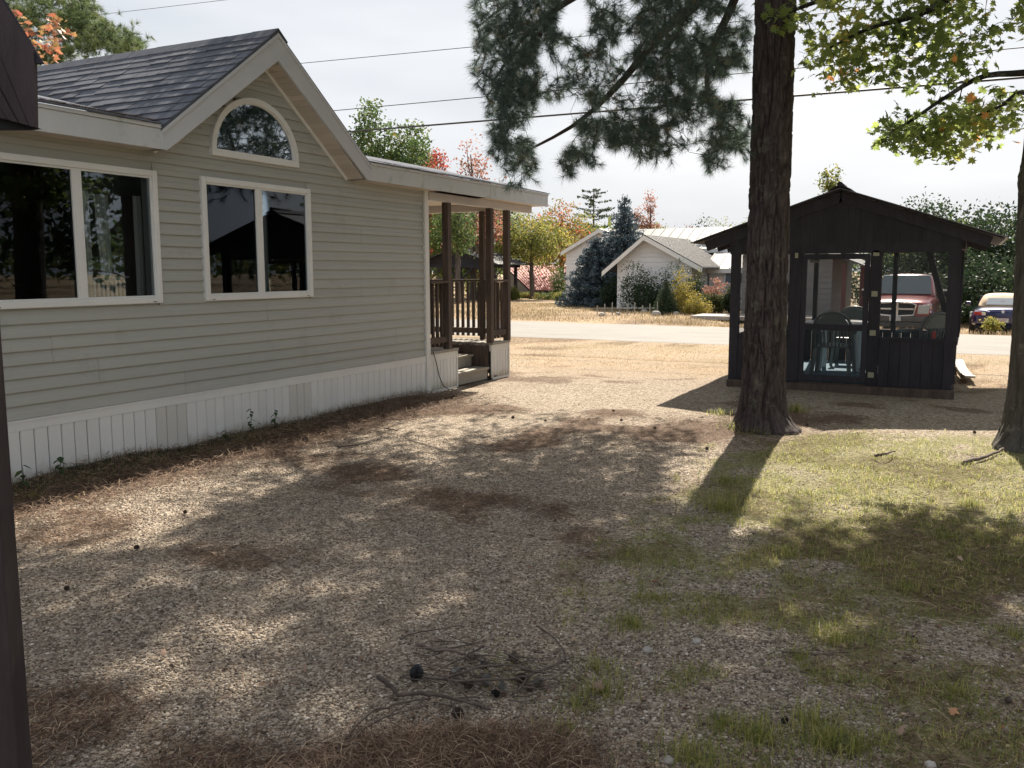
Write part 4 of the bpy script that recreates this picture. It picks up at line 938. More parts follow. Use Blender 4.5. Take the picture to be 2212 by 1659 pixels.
# far treeline
rs = np.random.RandomState(5); n = 5200
ang = rs.uniform(-math.pi, math.pi, n); dist = rs.uniform(105, 135, n); hh = 4.5+3.5*vnoise(ang*9, ang*0, 4)+2*vnoise(ang*40, ang*0, 6)
C = np.stack([np.sin(ang)*dist, np.cos(ang)*dist+30, rs.uniform(-.5, 1, n)*hh*.5+hh*.45], 1); per = 6
P = np.repeat(C, per, 0)+rs.normal(size=(n*per, 3))*.8
o_ = link('treeline', leaves_mesh('treeline', P, rs.uniform(.8, 1.6, n*per), rs, np.repeat(rs.uniform(0, 1, n), per)), M['lgreen']); tag(o_, kind='stuff')

# ---- conifers
def conifer(name, label, base, h, rmax, mat, seed, layers=18, per=16, size=.1, zlow=.02, droop=.25, power=.85, nleaf=26, group=None, cat='tree', gap=0.0, upturn=0.0, jag=.18, asp=.32, fl=.06, upb=.9):
    rs = np.random.RandomState(seed); base = np.array(base, float); t = thing(name, label, cat, base, group); pts = []; cvs = []; mb = MB()
    mb.tube([base-(0, 0, .2), base+(0, 0, h*.5), base+(0, 0, h*.98)], [.02*h, .012*h, .004*h], 8)
    for l in range(layers):
        f = (l+.5)/layers; z = h*(zlow+(1-zlow)*f); rr = rmax*(1-f)**power+.015*h; nb = max(5, int(per*(1-f*.6)))
        a0 = rs.uniform(0, 6.28)
        for k in range(nb):
            if rs.rand() < gap: continue
            a = a0+2*math.pi*k/nb+rs.uniform(-.15, .15); L_ = rr*(1+rs.uniform(-jag, jag)*1.4); zz = z+rs.uniform(-.5, .5)*h/layers
            m_ = int(nleaf*(L_/rmax)**1.1)+5; u = rs.uniform(.12, 1, m_)**.8
            wdt = .26*L_*(1-u*.75)*rs.normal(size=m_)*.6
            x = L_*u; zc = zz-droop*x*(u)+upturn*x*u*u+rs.normal(size=m_)*fl*h/layers-.25*np.abs(wdt)
            pts.append(np.stack([base[0]+math.cos(a)*x-math.sin(a)*wdt, base[1]+math.sin(a)*x+math.cos(a)*wdt, base[2]+zc], 1)); cvs.append(np.clip(rs.uniform(.05, .55)+.4*u+rs.normal(size=m_)*.12, 0, 1))
            mb.tube([base+(0, 0, zz), base+(math.cos(a)*L_*.5, math.sin(a)*L_*.5, zz-droop*L_*.25+upturn*L_*.12), base+(math.cos(a)*L_*.95, math.sin(a)*L_*.95, zz-droop*L_*.9+upturn*L_*.85)], [.004*h*.6+.004, .004, .002], 4, cap=False)
    P = np.concatenate(pts); cv = np.concatenate(cvs)
    link('crown', leaves_mesh('crown', P-base, rs.uniform(.7, 1.4, len(P))*size, rs, cv, np.array((0, 0, upb)), asp=asp), mat, t)
    mb.build('trunk', M['barkfar'], t, smooth=True); return t
p = pY(1350, 425, 40.6); conifer('blue_spruce', 'tall narrow blue spruce standing between the two white gables', (p[0], p[1], 0), p[2], 1.65, M['nblue'], 71, 26, 17, .12, .03, .12, .8, 130, upturn=.1, fl=.33, upb=.4, asp=.4, jag=.3)
p = pY(1289, 520, 40.0); conifer('blue_spruce', 'broad low blue spruce in front of the left white gable', (p[0], p[1], 0), p[2]+.1, 1.45, M['nblue'], 72, 17, 18, .12, .02, .12, .6, 170, upturn=.12, fl=.33, upb=.4, asp=.4, jag=.3)
p = pY(1283, 405, 72); conifer('white_pine', 'tall open white pine on the skyline left of the blue spruce', (p[0], p[1], 0), p[2], 2.3, M['ngreen'], 73, 13, 8, .2, .3, -.12, .45, 70, group=grp, gap=.15, jag=.5, asp=.5)
# garden in front of the white house
def bush(name, label, pxc, Yp, pyt, wpx, mat, seed, pyb=None, dens=1, size=.07, **kw):
    p = pY(pxc, pyt, Yp); w = wpx/2*math.hypot(Yp, p[0])/FP*1.0; h = p[2]
    return tree(name, label, (p[0], p[1], 0), h, .04, [(0, 0, h*.5, w, w*.8, h*.52), (w*.3, .1, h*.3, w*.8, w*.8, h*.32), (-w*.3, 0, h*.35, w*.75, w*.8, h*.35)], mat, nclump=int(230*dens), per=12, size=size, spread=.09, seed=seed, cat='shrub', lump=.5, **kw)
M['lgold'] = leafmat('leaves_gold', [(0, (.14, .13, .03)), (.5, (.28, .24, .05)), (1, (.45, .36, .08))], .35)
M['lhyd'] = leafmat('leaves_hydrangea', [(0, (.06, .09, .03)), (.5, (.14, .15, .06)), (.7, (.30, .15, .10)), (1, (.40, .22, .15))], .35)
bush('dark_shrub', 'dark green shrub against the wall between the broad spruce and the front gable', 1322, 38.4, 600, 50, M['ldark'], 80)
bush('wispy_shrub', 'tall wispy dark green shrub climbing the front white gable', 1378, 35.8, 572, 80, M['ngreen'], 81, dens=1.4)
bush('dark_shrub', 'rounded dark shrub under the front gable left of the cone-shaped spruce', 1412, 35.2, 602, 66, M['ldark'], 82)
bush('dark_shrub', 'dark evergreen shrub behind the cone-shaped spruce', 1455, 35.6, 574, 70, M['ngreen'], 83)
p = pY(1440, 604, 33.2); conifer('dwarf_spruce', 'small dense cone-shaped green spruce in the garden across the road', (p[0], p[1], 0), p[2], .60, M['ngreen'], 84, 26, 18, .05, .0, .1, .75, 60, jag=.05)
bush('golden_cypress', 'yellow golden cypress to the right of the cone-shaped spruce', 1478, 34.2, 588, 42, M['lgold'], 85, size=.06)
bush('golden_cypress', 'low spreading yellow cypress at the foot of the taller yellow one', 1505, 33.4, 640, 56, M['lgold'], 86, size=.06)
bush('dark_shrub', 'dark leafy shrub between the yellow cypress and the pink flowering bush', 1506, 35.6, 606, 34, M['ldark'], 87)
bush('climbing_shrub', 'thin pale green sapling against the right edge of the front gable', 1503, 36.6, 568, 26, M['lyel'], 90, dens=.35)
bush('hydrangea', 'pinkish red flowering bush beside the grey latticed box', 1546, 35.2, 608, 58, M['lhyd'], 88, cvfun=lambda P, cv: cv*.4+.6*sstep(.45, .95, P[:, 2]))
bush('dark_shrub', 'dark clipped shrub just left of the gazebo wall', 1580, 35, 622, 26, M['ldark'], 89)
for i, (x, Yp, yt, w, mt, lab) in enumerate(((1072, 47, 628, 30, 'lyel', 'pale green weedy clump beside the pavilion posts'), (1108, 46.5, 622, 26, 'lyel', 'yellow green weedy bush left of the slanting trunk'), (1180, 48, 634, 60, 'lmix', 'rusty brown weedy growth below the red barn roof'), (1212, 46, 634, 26, 'lyel', 'small bright green weed clump at the corner of the white gable'), (1206, 50, 572, 34, 'lgreen', 'dark leafy sapling between the red roof and the white gable'), (1140, 50, 632, 40, 'lmix', 'brownish brush behind the slanting trunk'), (2040, 35, 650, 60, 'ldark', 'dark undergrowth right of the gazebo corner'), (2100, 36, 655, 60, 'ngreen', 'dark undergrowth behind the convertible'), (950, 44, 590, 60, 'lmix', 'mixed brush seen under the pavilion roof'), (1030, 52, 600, 70, 'lyel', 'green brush behind the pavilion'))):
    bush('bush', lab, x, Yp, yt, w, M[mt], 100+i, dens=.55, size=.09)

# ---- small garden things
M['stone'] = surf('pale_stone', (.26, .24, .22), (.42, .39, .36), 5, rough=.85, bmp=.5, bd=.02)
def rock(label, x, y, r, mt=None, sq=.7, seed=0, name='garden_rock', cat='rock', grp_=None):
    rs = np.random.RandomState(seed); b = MB(); V = []; F = []; n1, n2 = 10, 7
    for i in range(n2+1):
        for k_ in range(n1):
            th = math.pi*i/n2; ph = 2*math.pi*k_/n1; rr = r*(1+.22*(rs.rand()-.5)*(0 < i < n2)); V.append((x+rr*math.sin(th)*math.cos(ph), y+rr*math.sin(th)*math.sin(ph), gz(x, y)+rr*sq*(.6+math.cos(th))))
    for i in range(n2):
        for k_ in range(n1): F.append((i*n1+k_, i*n1+(k_+1) % n1, (i+1)*n1+(k_+1) % n1, (i+1)*n1+k_))
    return tag(b.add(V, F).build(name, mt or M['stone'], None, smooth=True), label, cat, grp_)
for i, (x, y_, r, lab) in enumerate(((1392, 676, .17, 'pale rock at the left foot of the cone-shaped spruce'), (1418, 682, .22, 'largest pale rock in front of the cone-shaped spruce'), (1460, 680, .16, 'pale rock to the right of the cone-shaped spruce'), (1452, 672, .12, 'grey rock just behind the right-hand pale rock'), (1300, 682, .15, 'reddish rock in the grass under the broad blue spruce'), (1335, 680, .13, 'grey rock in the grass right of the broad spruce'))):
    q_ = pg(x, y_); rock(lab, q_[0], q_[1], r*.78, seed=200+i)
q_ = pg(1548, 688); q2 = pg(1600, 690)
b = MB(); tag(B(q_[0]-.9, q_[0]+3.4, q_[1]-.1, q_[1]+1.5, -.05, .09).build('stone_slab', M['stone'], None, bevel=.02), 'long whitish stone slab in the dry grass beside the gazebo, across the road', 'slab')
bx = thing('lattice_box', 'grey latticed utility box beside the pink flowering bush', 'box', (*pg(1548, 674)[:2], 0))
q_ = OFF[bx.name]
M['greybox'] = plain('grey_paint', (.3, .3, .27), .7)
for s in (-1, 1):
    for e in (-1, 1): B(q_[0]+s*.2-.03, q_[0]+s*.2+.03, q_[1]+e*.2-.03, q_[1]+e*.2+.03, 0, .62).build('post', M['greybox'], bx)
for k_ in range(5): B(q_[0]-.2, q_[0]+.2, q_[1]-.225, q_[1]-.2, .05+k_*.11, .11+k_*.11).build('slat', M['greybox'], bx)
B(q_[0]-.26, q_[0]+.26, q_[1]-.26, q_[1]+.26, .62, .67).build('lid', M['greybox'], bx); B(q_[0]-.17, q_[0]+.17, q_[1]-.17, q_[1]+.17, .0, .55).build('core', M['black'], bx)
fn = thing('garden_fence', 'low thin wire fence along the garden bed across the road', 'fence', (*pg(1330, 678)[:2], 0))
q0 = pg(1290, 680); q1 = pg(1420, 680); 
for i in range(9):
    c = q0+(q1-q0)*i/8; B(c[0]-.015, c[0]+.015, c[1]-.015, c[1]+.015, -.02, .35+.06*(i % 3)).build('stake', M['greybox'], fn)
MB().tube([q0+(0, 0, .25), q1+(0, 0, .25)], .006, 4).build('wire', M['greybox'], fn)
# wires and poles
M['wire'] = plain('cable_rubber', (.03, .03, .035), .6)
def wire(label, pts, rad, sag):
    (x0, z0), (x1, z1) = pts; m_ = (z1-z0)/(x1-x0); P = []
    for i in range(41):
        x = -52+i*2.2; P.append((x, 22.0, z0+m_*(x-x0)+sag*(((x+12)/20)**2)))
    o_ = MB().tube(P, rad, 6).build('power_line', M['wire'], None, smooth=True); tag(o_, label, 'cable', 'overhead cables along the road')
wire('thinnest and highest overhead wire, crossing the top left of the sky', ((-26.3, 10.15), (-23.7, 10.05)), .007, .15)
wire('second overhead wire from the top, passing above the house gable peak', ((-18.1, 7.79), (-6.8, 7.46)), .009, .0)
wire('thin overhead wire just above the thick black cable', ((-17.0, 6.33), (-3.8, 6.22)), .011, .0)
wire('thick black overhead cable, lowest of the four', ((-16.4, 5.69), (-3.9, 5.61)), .024, .0)
for i, x in enumerate((-52, 34.8)):
    t = thing('utility_pole', ('wooden utility pole at the left end of the cables', 'wooden utility pole at the right end of the cables')[i], 'pole', (x, 22, 0)); MB().tube([(x, 22, -.5), (x, 22, 12)], [.16, .12], 12).build('pole', M['greywood'], t); B(x-.06, x+.06, 21, 23, 10.6, 10.75).build('crossarm', M['greywood'], t)
# mound of grass and brush
# ------------------------------------------------------------------ vehicles
def loft(name, secs, mat, parent, sub=2, cap=True, kind=None):
    """secs: list of rings (equal length)"""
    n_ = len(secs[0]); V = [p for s in secs for p in s]; F = []
    for i in range(len(secs)-1):
        for k_ in range(n_): F.append((i*n_+k_, i*n_+(k_+1) % n_, (i+1)*n_+(k_+1) % n_, (i+1)*n_+k_))
    if cap: F.append(tuple(range(n_))[::-1]); F.append(tuple(range((len(secs)-1)*n_, len(secs)*n_)))
    o_ = MB().add(V, F).build(name, mat, parent, smooth=True, sub=sub); return o_
def ring(y, hw, zb, zt, r=.15, tuck=.0):
    """rounded section across x at given y"""
    return [(-hw+tuck, y, zb), (-hw, y, zb+r), (-hw, y, (zb+zt)/2), (-hw+tuck, y, zt-r*.6), (-hw+r+tuck, y, zt), (0, y, zt+.02), (hw-r-tuck, y, zt), (hw-tuck, y, zt-r*.6), (hw, y, (zb+zt)/2), (hw, y, zb+r), (hw-tuck, y, zb), (0, y, zb)]
def wheel(t, x, y, r, w, side):
    wh_ = MB(); prof = [(r*.62, -w/2), (r*.9, -w/2), (r, -w/3), (r, w/3), (r*.9, w/2), (r*.62, w/2)]
    V = []; F = []; n_ = 28
    for k_ in range(n_):
        a = 2*math.pi*k_/n_
        for rr, xx in prof: V.append((x+xx, y+rr*math.cos(a), r+rr*math.sin(a)))
    for k_ in range(n_):
        for i in range(5): F.append((k_*6+i, ((k_+1) % n_)*6+i, ((k_+1) % n_)*6+i+1, k_*6+i+1))
    o_ = wh_.add(V, F).build('wheel', M['tyre'], t, smooth=True)
    b = MB(); b.tube([(x-w*.3, y, r), (x+w*.3*side, y, r)], r*.62, 20); b.build('rim', M['chrome'], o_)
M['tyre'] = plain('tyre', (.02, .02, .02), .8); M['chrome'] = plain('chrome', (.7, .7, .7), .15, 1)
M['redpaint'] = plain('red_car_paint', (.27, .03, .035), .25, .2, 1); M['bluepaint'] = plain('blue_car_paint', (.012, .016, .09), .25, .3, 1)
M['tan'] = surf('tan_canvas', (.45, .34, .22), (.52, .40, .27), 5, rough=.8, bmp=.1); M['carglass'] = plain('car_glass', (.10, .13, .14), .05, 0, 0, .8)
M['lamp'] = plain('headlamp', (.55, .57, .57), .1, .2); M['taillamp'] = plain('tail_lamp', (.35, .02, .02), .15); M['plate'] = plain('plate', (.62, .62, .62), .5)
M['rubber'] = plain('grey_plastic', (.09, .09, .09), .6)
# pickup, front towards -y, origin at front axle line centre on ground
tr = thing('pickup_truck', 'red pickup truck with chrome crosshair grille parked facing the road behind the gazebo', 'pickup truck', (0, 0, 0))
t = tr
secs = [ring(.0, .84, .52, 1.02, .14, .05), ring(.05, .93, .45, 1.10, .16, .03), ring(.35, .98, .42, 1.17, .16, .02), ring(1.1, 1.0, .42, 1.22, .16, .02), ring(1.45, 1.0, .42, 1.25, .14, .02), ring(1.5, 1.0, .42, 1.25, .14, .02), ring(3.2, 1.0, .42, 1.28, .12, .02), ring(5.4, 1.0, .45, 1.28, .12, .02), ring(5.5, .97, .5, 1.25, .12, .04)]
body = loft('body', secs, M['redpaint'], t, 2)
def cabring(y, hwb, hwt, zb, zt): return [(-hwb, y, zb), (-hwb*.99, y, zb+.1), (-(hwb+hwt)/2, y, (zb+zt)/2), (-hwt, y, zt-.08), (-hwt+.1, y, zt), (0, y, zt+.025), (hwt-.1, y, zt), (hwt, y, zt-.08), ((hwb+hwt)/2, y, (zb+zt)/2), (hwb*.99, y, zb+.1), (hwb, y, zb), (0, y, zb)]
loft('cab', [cabring(1.35, .90, .88, 1.15, 1.27), cabring(1.6, .93, .86, 1.15, 1.45), cabring(2.12, .95, .76, 1.15, 1.88), cabring(2.25, .95, .75, 1.15, 1.93), cabring(3.6, .95, .75, 1.15, 1.93), cabring(3.75, .93, .78, 1.15, 1.80)], M['redpaint'], t, 2)
MB().hexa([(-.82, 1.36, 1.31), (.82, 1.36, 1.31), (.70, 1.98, 1.88), (-.70, 1.98, 1.88), (-.82, 1.40, 1.33), (.82, 1.40, 1.33), (.70, 2.04, 1.90), (-.70, 2.04, 1.90)]).build('windscreen', M['carglass'], t, bevel=.01)
ch = M['chrome']
P = []
gr = MB(); 
gx, gb, gt = .50, .68, 1.06
gr.tube([(-gx, -.06, gb+.02), (-gx-.06, -.06, gt-.06), (-gx+.06, -.05, gt), (0, -.07, gt+.03), (gx-.06, -.05, gt), (gx+.06, -.06, gt-.06), (gx, -.06, gb+.02), (0, -.08, gb-.02), (-gx, -.06, gb+.02)], .035, 8)
gr.box(-.075, .075, -.10, -.03, gb, gt+.01).box(-gx, gx, -.09, -.03, .855, .91)
g_ = gr.build('grille', ch, t, bevel=.008)
B(-gx, gx, -.04, .04, gb, gt).build('grille_mesh', M['black'], g_)
# ram-like emblem: shield with curled horns
e = MB(); e.prism([(-.05, -.115, .93), (.05, -.115, .93), (.055, -.115, .89), (.0, -.115, .81), (-.055, -.115, .89)], (0, .015, 0)); e.tube([(-.02, -.12, .92), (-.06, -.12, .945), (-.085, -.12, .90), (-.06, -.12, .86)], .012, 6); e.tube([(.02, -.12, .92), (.06, -.12, .945), (.085, -.12, .90), (.06, -.12, .86)], .012, 6); e.build('emblem', ch, g_)
for s in (-1, 1):
    MB().prism([(s*.60, -.03, .74), (s*.90, .04, .74), (s*.93, .06, 1.02), (s*.62, -.02, 1.0)], (0, .08, 0)).build('headlight', M['lamp'], t, bevel=.01)
    m_ = MB(); m_.box(s*1.17-.11, s*1.17+.11, 1.52, 1.62, 1.22, 1.46); mo = m_.build('mirror', M['black'], t, bevel=.03); MB().beam((s*.95, 1.6, 1.28), (s*1.1, 1.58, 1.32), .04, .04).build('mirror_arm', M['black'], mo)
    B(s*1.17-.105, s*1.17+.105, 1.505, 1.52, 1.40, 1.455).build('mirror_cap', M['plwhite'], mo)
B(-.98, .98, -.14, .08, .50, .66).build('bumper', M['rubber'], t, bevel=.03); B(-.9, .9, -.10, .1, .34, .495).build('valance', M['rubber'], t, bevel=.02)
B(-.16, .16, -.155, -.142, .52, .66).build('licence_plate', M['plate'], t)
for s in (-1, 1):
    for y in (.95, 4.4): wheel(t, s*.86, y, .40, .26, s)
q_ = pY(1946, 650, 29.9); t.location = (q_[0]-.12, 29.9, gz(q_[0], 30)-.06); t.rotation_euler = (0, 0, math.radians(-4))
# convertible, rear towards -y
cv_ = thing('convertible_car', 'dark blue convertible with tan soft top parked with its tail towards the road', 'car', (0, 0, 0)); t = cv_
secs = [ring(.0, .70, .38, .74, .12, .08), ring(.06, .80, .26, .82, .16, .06), ring(.4, .87, .22, .86, .18, .05), ring(.9, .88, .20, .86, .18, .05), ring(1.6, .86, .20, .84, .16, .05), ring(2.6, .86, .2, .83, .16, .05), ring(3.5, .84, .22, .76, .16, .06), ring(3.95, .66, .3, .62, .12, .08)]
loft('body', secs, M['bluepaint'], t, 2)
def topring(y, hb, ht, zb, zt): return cabring(y, hb, ht, zb, zt)
loft('soft_top', [topring(.72, .64, .56, .80, .90), topring(.95, .66, .56, .80, 1.12), topring(1.25, .67, .54, .80, 1.26), topring(1.8, .67, .54, .8, 1.27), topring(2.15, .66, .55, .8, 1.2)], M['tan'], t, 2)
MB().hexa([(-.46, .735, .93), (.46, .735, .93), (.40, .955, 1.13), (-.40, .955, 1.13), (-.46, .75, .935), (.46, .75, .935), (.40, .97, 1.135), (-.40, .97, 1.135)]).build('rear_window', M['lamp'], t, bevel=.01)
MB().hexa([(-.62, 2.15, 1.16), (.62, 2.15, 1.16), (.68, 2.65, .84), (-.68, 2.65, .84), (-.62, 2.17, 1.18), (.62, 2.17, 1.18), (.68, 2.67, .86), (-.68, 2.67, .86)]).build('windscreen', M['carglass'], t)
for s in (-1, 1):
    tl = MB().prism([(s*.78, -.005, .64), (s*.52, -.03, .62), (s*.55, -.03, .73), (s*.78, .0, .745)], (0, .05, 0)).build('tail_light', M['taillamp'], t, bevel=.008)
    MB().prism([(s*.56, -.035, .63), (s*.46, -.04, .63), (s*.49, -.04, .73), (s*.58, -.035, .735)], (0, .05, 0)).build('reverse_light', M['lamp'], tl)
    B(s*.95-.08, s*.95+.08, 2.2, 2.28, .86, .98).build('mirror', M['bluepaint'], t, bevel=.03)
B(-.16, .16, -.012, .05, .42, .54).build('licence_plate', M['plate'], t)
text('EX0T', .105, (0, -.016, .478), (math.pi/2, 0, 0), plain('plate_red', (.35, .06, .05), .6), t)
MB().tube([(0, -.02, .74), (0, .02, .74)], .045, 20).build('emblem', plain('emblem_white', (.6, .62, .66), .3), t)
text('Z3', .085, (-.42, -.02, .79), (math.pi/2, 0, 0), ch, t)
B(-.75, .75, .02, .2, .20, .32).build('diffuser', M['black'], t, bevel=.02)
for s in (-1, 1):
    for y in (.85, 3.1): wheel(t, s*.80, y, .31, .2, s)
q_ = pY(2166, 660, 31.2); t.location = (q_[0]+.02, 31.2, gz(q_[0], 31.2)+.0); t.rotation_euler = (0, 0, 0)
bush('weed_clump', 'bright green weed at the roadside in front of the convertible', 2143, 29, 692, 22, M['lyel'], 140, dens=.25, size=.07)

# ------------------------------------------------------------------ bark trunks
def barkmat(name, c0, c1, c2, lich=None):
    m, n, out = new_mat(name); p = n.nodes.new('ShaderNodeBsdfPrincipled'); pos = objpos(n, True)
    f = texnoise(n, mapping(n, pos, (30, 30, 5)), 1, 6, .65, .8); f2 = texnoise(n, pos, 120, 4, .7)
    c = ramp(n, attr(n, 'crack'), [(0, c0), (.35, c1), (1, c2)])
    c = mixc(n, ramp(n, f, [(.35, (0, 0, 0)), (.7, (.6, .6, .6))]), c, c1)
    if lich: c = mixc(n, ramp(n, texnoise(n, pos, 7, 5, .7), [(.56, (0, 0, 0)), (.68, (.7, .7, .7))]), c, lich)
    n.links.new(c, p.inputs['Base Color']); p.inputs['Roughness'].default_value = .95; p.inputs['Specular IOR Level'].default_value = .2
    h = mval(n, 'ADD', f, mval(n, 'MULTIPLY', f2, .5)); n.links.new(bump(n, h, .9, .012), p.inputs['Normal']); n.links.new(p.outputs[0], out.inputs['Surface']); return m
M['pinebark'] = barkmat('pine_bark', (.010, .008, .008), (.036, .028, .028), (.105, .084, .08), (.14, .14, .11))
M['maplebark'] = barkmat('maple_bark', (.018, .016, .014), (.055, .049, .043), (.11, .10, .088), (.20, .20, .165))
def trunk(name, parent, cx, cy, z0, z1, rfun, mat, depth=.02, cell=.05, na=150, dz=.03, plates=True, seed=0, sway=0):
    zs = np.arange(z0, z1, dz); A = np.linspace(0, 2*math.pi, na, endpoint=False)+math.pi/2; Z, AA = np.meshgrid(zs, A, indexing='ij')
    r = rfun(Z, AA); u = AA*.24/cell; w_ = .5
    # plate pattern: stretched cells around the stem
    per_ = max(3, int(round(2*math.pi*.24/cell))); u = AA/(2*math.pi)*per_; v = Z/(cell*3.2); u = u+.55*(fbm(Z*3.1, np.cos(AA)*2+5, seed)-.5)*2
    iu = np.floor(u); iv = np.floor(v); d1 = np.full(u.shape, 9.); d2 = np.full(u.shape, 9.)
    for a in (-1, 0, 1):
        for b in (-1, 0, 1):
            ju = iu+a; jv = iv+b; jm = np.mod(ju, per_); fx = ju+hsh(jm, jv, seed+1)*.9; fy = jv+hsh(jm, jv, seed+2)*.9
            d = np.hypot(u-fx, v-fy); n1_ = d < d1; d2 = np.where(n1_, d1, np.minimum(d2, d)); d1 = np.where(n1_, d, d1)
    ua = AA*.24/cell; q1 = np.abs(2*fbm(ua*.62+.5*vnoise(ua*.3, Z*2.2, seed+4), Z*2.1, seed+3, 3)-1); q2 = np.abs(2*fbm(ua*1.1+7, Z*3.6, seed+5, 3)-1)
    crack = sstep(.0, .20, q1)*.62+.38*sstep(0, .16, q2); crack = crack*(.62+.38*sstep(.0, .14, d2-d1)); grain = fbm(AA*14, Z*9, seed+9, 3)
    rr = r+depth*1.5*(crack-.6)+depth*.7*(grain-.5)
    V = np.stack([cx+sway*Z+rr*np.cos(AA), cy+rr*np.sin(AA), Z], -1).reshape(-1, 3)-OFF[parent.name]
    nz, na_ = Z.shape; i = np.arange(nz-1)[:, None]*na_+np.arange(na_)[None, :]; j = np.arange(nz-1)[:, None]*na_+(np.arange(na_)+1)[None, :] % na_
    F = np.stack([i, j, j+na_, i+na_], -1).reshape(-1, 4)
    me = np_mesh(name, V, F, 4, smooth=True); at = me.attributes.new('crack', 'FLOAT', 'POINT'); at.data.foreach_set('value', np.clip(crack*.7+grain*.35, 0, 1).ravel().astype(np.float32))
    return link(name, me, mat, parent)
TX, TY = -1.875, 9.52
pine = thing('pine_tree', 'large pine with furrowed trunk standing in the yard in front of the gazebo', 'tree', (TX, TY, 0))
trunk('trunk', pine, TX, TY, -.08, 15, lambda Z, A: .196-.003*Z-.006*np.maximum(Z-5, 0)+(.05+.05*np.maximum(0, np.cos(A*4-.6))+.13*np.maximum(0, np.cos(A+.45))**8)*np.exp(-np.maximum(Z, 0)/.10)+.045*np.exp(-np.maximum(Z, 0)/.45), M['pinebark'], .026, .055, 220, .02, seed=3)
MX, MY = .575, 9.5
maple = thing('maple_tree', 'grey barked maple trunk with leafy boughs at the right edge', 'tree', (MX, MY, 0))
trunk('trunk', maple, MX, MY, -.08, 9, lambda Z, A: .235-.012*Z+(.08+.08*np.maximum(0, np.cos(A*3+.8)))*np.exp(-np.maximum(Z, 0)/.16)+.018*np.sin(Z*2.1+A)+.02*np.exp(-((Z-2.45)/.12)**2)*np.maximum(0, -np.cos(A)), M['maplebark'], .011, .035, 150, .03, seed=7)

# ------------------------------------------------------------------ pine branches with needle tufts
M['needle'] = leafmat('pine_needles', [(0, (.05, .08, .072)), (.5, (.08, .12, .098)), (.9, (.13, .165, .10)), (1, (.22, .16, .08))], .45, .5)  # bluish lift of the lens flare put into the needle colour
M['twig'] = surf('pine_twig', (.035, .026, .022), (.075, .055, .045), 20, rough=.9, bmp=.3)
def tufts(P, D, nper, length, width, rs, spread=.85):
    """P tuft bases, D shoot directions"""
    n = len(P); Pn = np.repeat(P, nper, 0); Dn = np.repeat(D, nper, 0)
    q = rs.normal(size=(n*nper, 3)); q -= (q*Dn).sum(1)[:, None]*Dn; q /= np.linalg.norm(q, axis=1)[:, None]+1e-9
    ang = rs.uniform(.25, 1.35, n*nper)*spread; d = Dn*np.cos(ang)[:, None]+q*np.sin(ang)[:, None]
    L_ = (rs.uniform(.75, 1.15, n*nper)*length)[:, None]
    base = Pn-Dn*rs.uniform(0, .06, n*nper)[:, None]; side = np.cross(d, rs.normal(size=(n*nper, 3))); side /= np.linalg.norm(side, axis=1)[:, None]+1e-9
    tip = base+d*L_-np.array((0, 0, 1))*L_*.12; w = width
    V = np.stack([base-side*w*.5, base+side*w*.5, tip], 1).reshape(-1, 3); F = np.arange(len(V)).reshape(-1, 3)
    cv = np.repeat(rs.uniform(0, 1, n)**1.3*.75, nper)+rs.uniform(-.1, .15, n*nper)+(np.repeat(rs.rand(n) < .03, nper))*.5
    return V, F, np.clip(cv, 0, 1)
def grow(root_pts, targets, rs, step=.22, droop=.10, maxr=.05, tiprad=.0028):
    """connect every target to the closest node of the growing branch skeleton"""
    nodes = [np.array(p, float) for p, r in root_pts]; parent = [max(0, i-1) for i in range(len(nodes))]; rad = [r for p, r in root_pts]; segs = []
    N = np.zeros((60000, 3)); N[:len(nodes)] = nodes; cnt = len(nodes); RD = np.zeros(60000); RD[:cnt] = rad
    R0 = np.array([p for p, r in root_pts]); d0 = np.min(np.linalg.norm(targets[:, None, :]-R0[None, ::4, :], axis=2), axis=1); order = np.argsort(d0)
    ends = []; 
    for ti in order:
        t = targets[ti]; dd = np.linalg.norm(N[:cnt]-t, axis=1)+.25*np.maximum(0, t[2]-N[:cnt, 2]-.3); k = int(np.argmin(dd)); p0 = N[k]; L_ = np.linalg.norm(t-p0)
        if L_ < .05: continue
        m_ = max(2, int(L_/step)+1); pts = [p0]
        bend = rs.normal(size=3)*.10*L_; r0 = min(RD[k]*.62, .006+.011*L_); r0 = max(r0, tiprad*1.2); rr = [r0]
        for i in range(1, m_+1):
            u = i/m_; q = p0+(t-p0)*u+bend*math.sin(math.pi*u)+np.array((0, 0, -droop*L_*math.sin(math.pi*u)*.6))+rs.normal(size=3)*.012*(i < m_)
            pts.append(q); rr.append(max(tiprad, r0*(1-.75*u)))
            if cnt < 59990: N[cnt] = q; RD[cnt] = rr[-1]; cnt += 1
        segs.append((pts, rr)); d = pts[-1]-pts[-2]; ends.append((pts[-1], d/(np.linalg.norm(d)+1e-9), pts, L_))
    return segs, ends
def limb(pts, r0, r1, n_=16):
    """smooth polyline through pts with taper"""
    P = [np.array(p, float) for p in pts]; out = []
    for i in range(n_+1):
        u = i/n_*(len(P)-1); k = min(int(u), len(P)-2); f = u-k; a = P[max(k-1, 0)]; b = P[k]; c = P[k+1]; d = P[min(k+2, len(P)-1)]
        out.append((.5*((2*b)+(-a+c)*f+(2*a-5*b+4*c-d)*f*f+(-a+3*b-3*c+d)*f**3), r0+(r1-r0)*(i/n_)))
    return out
rs = np.random.RandomState(21)
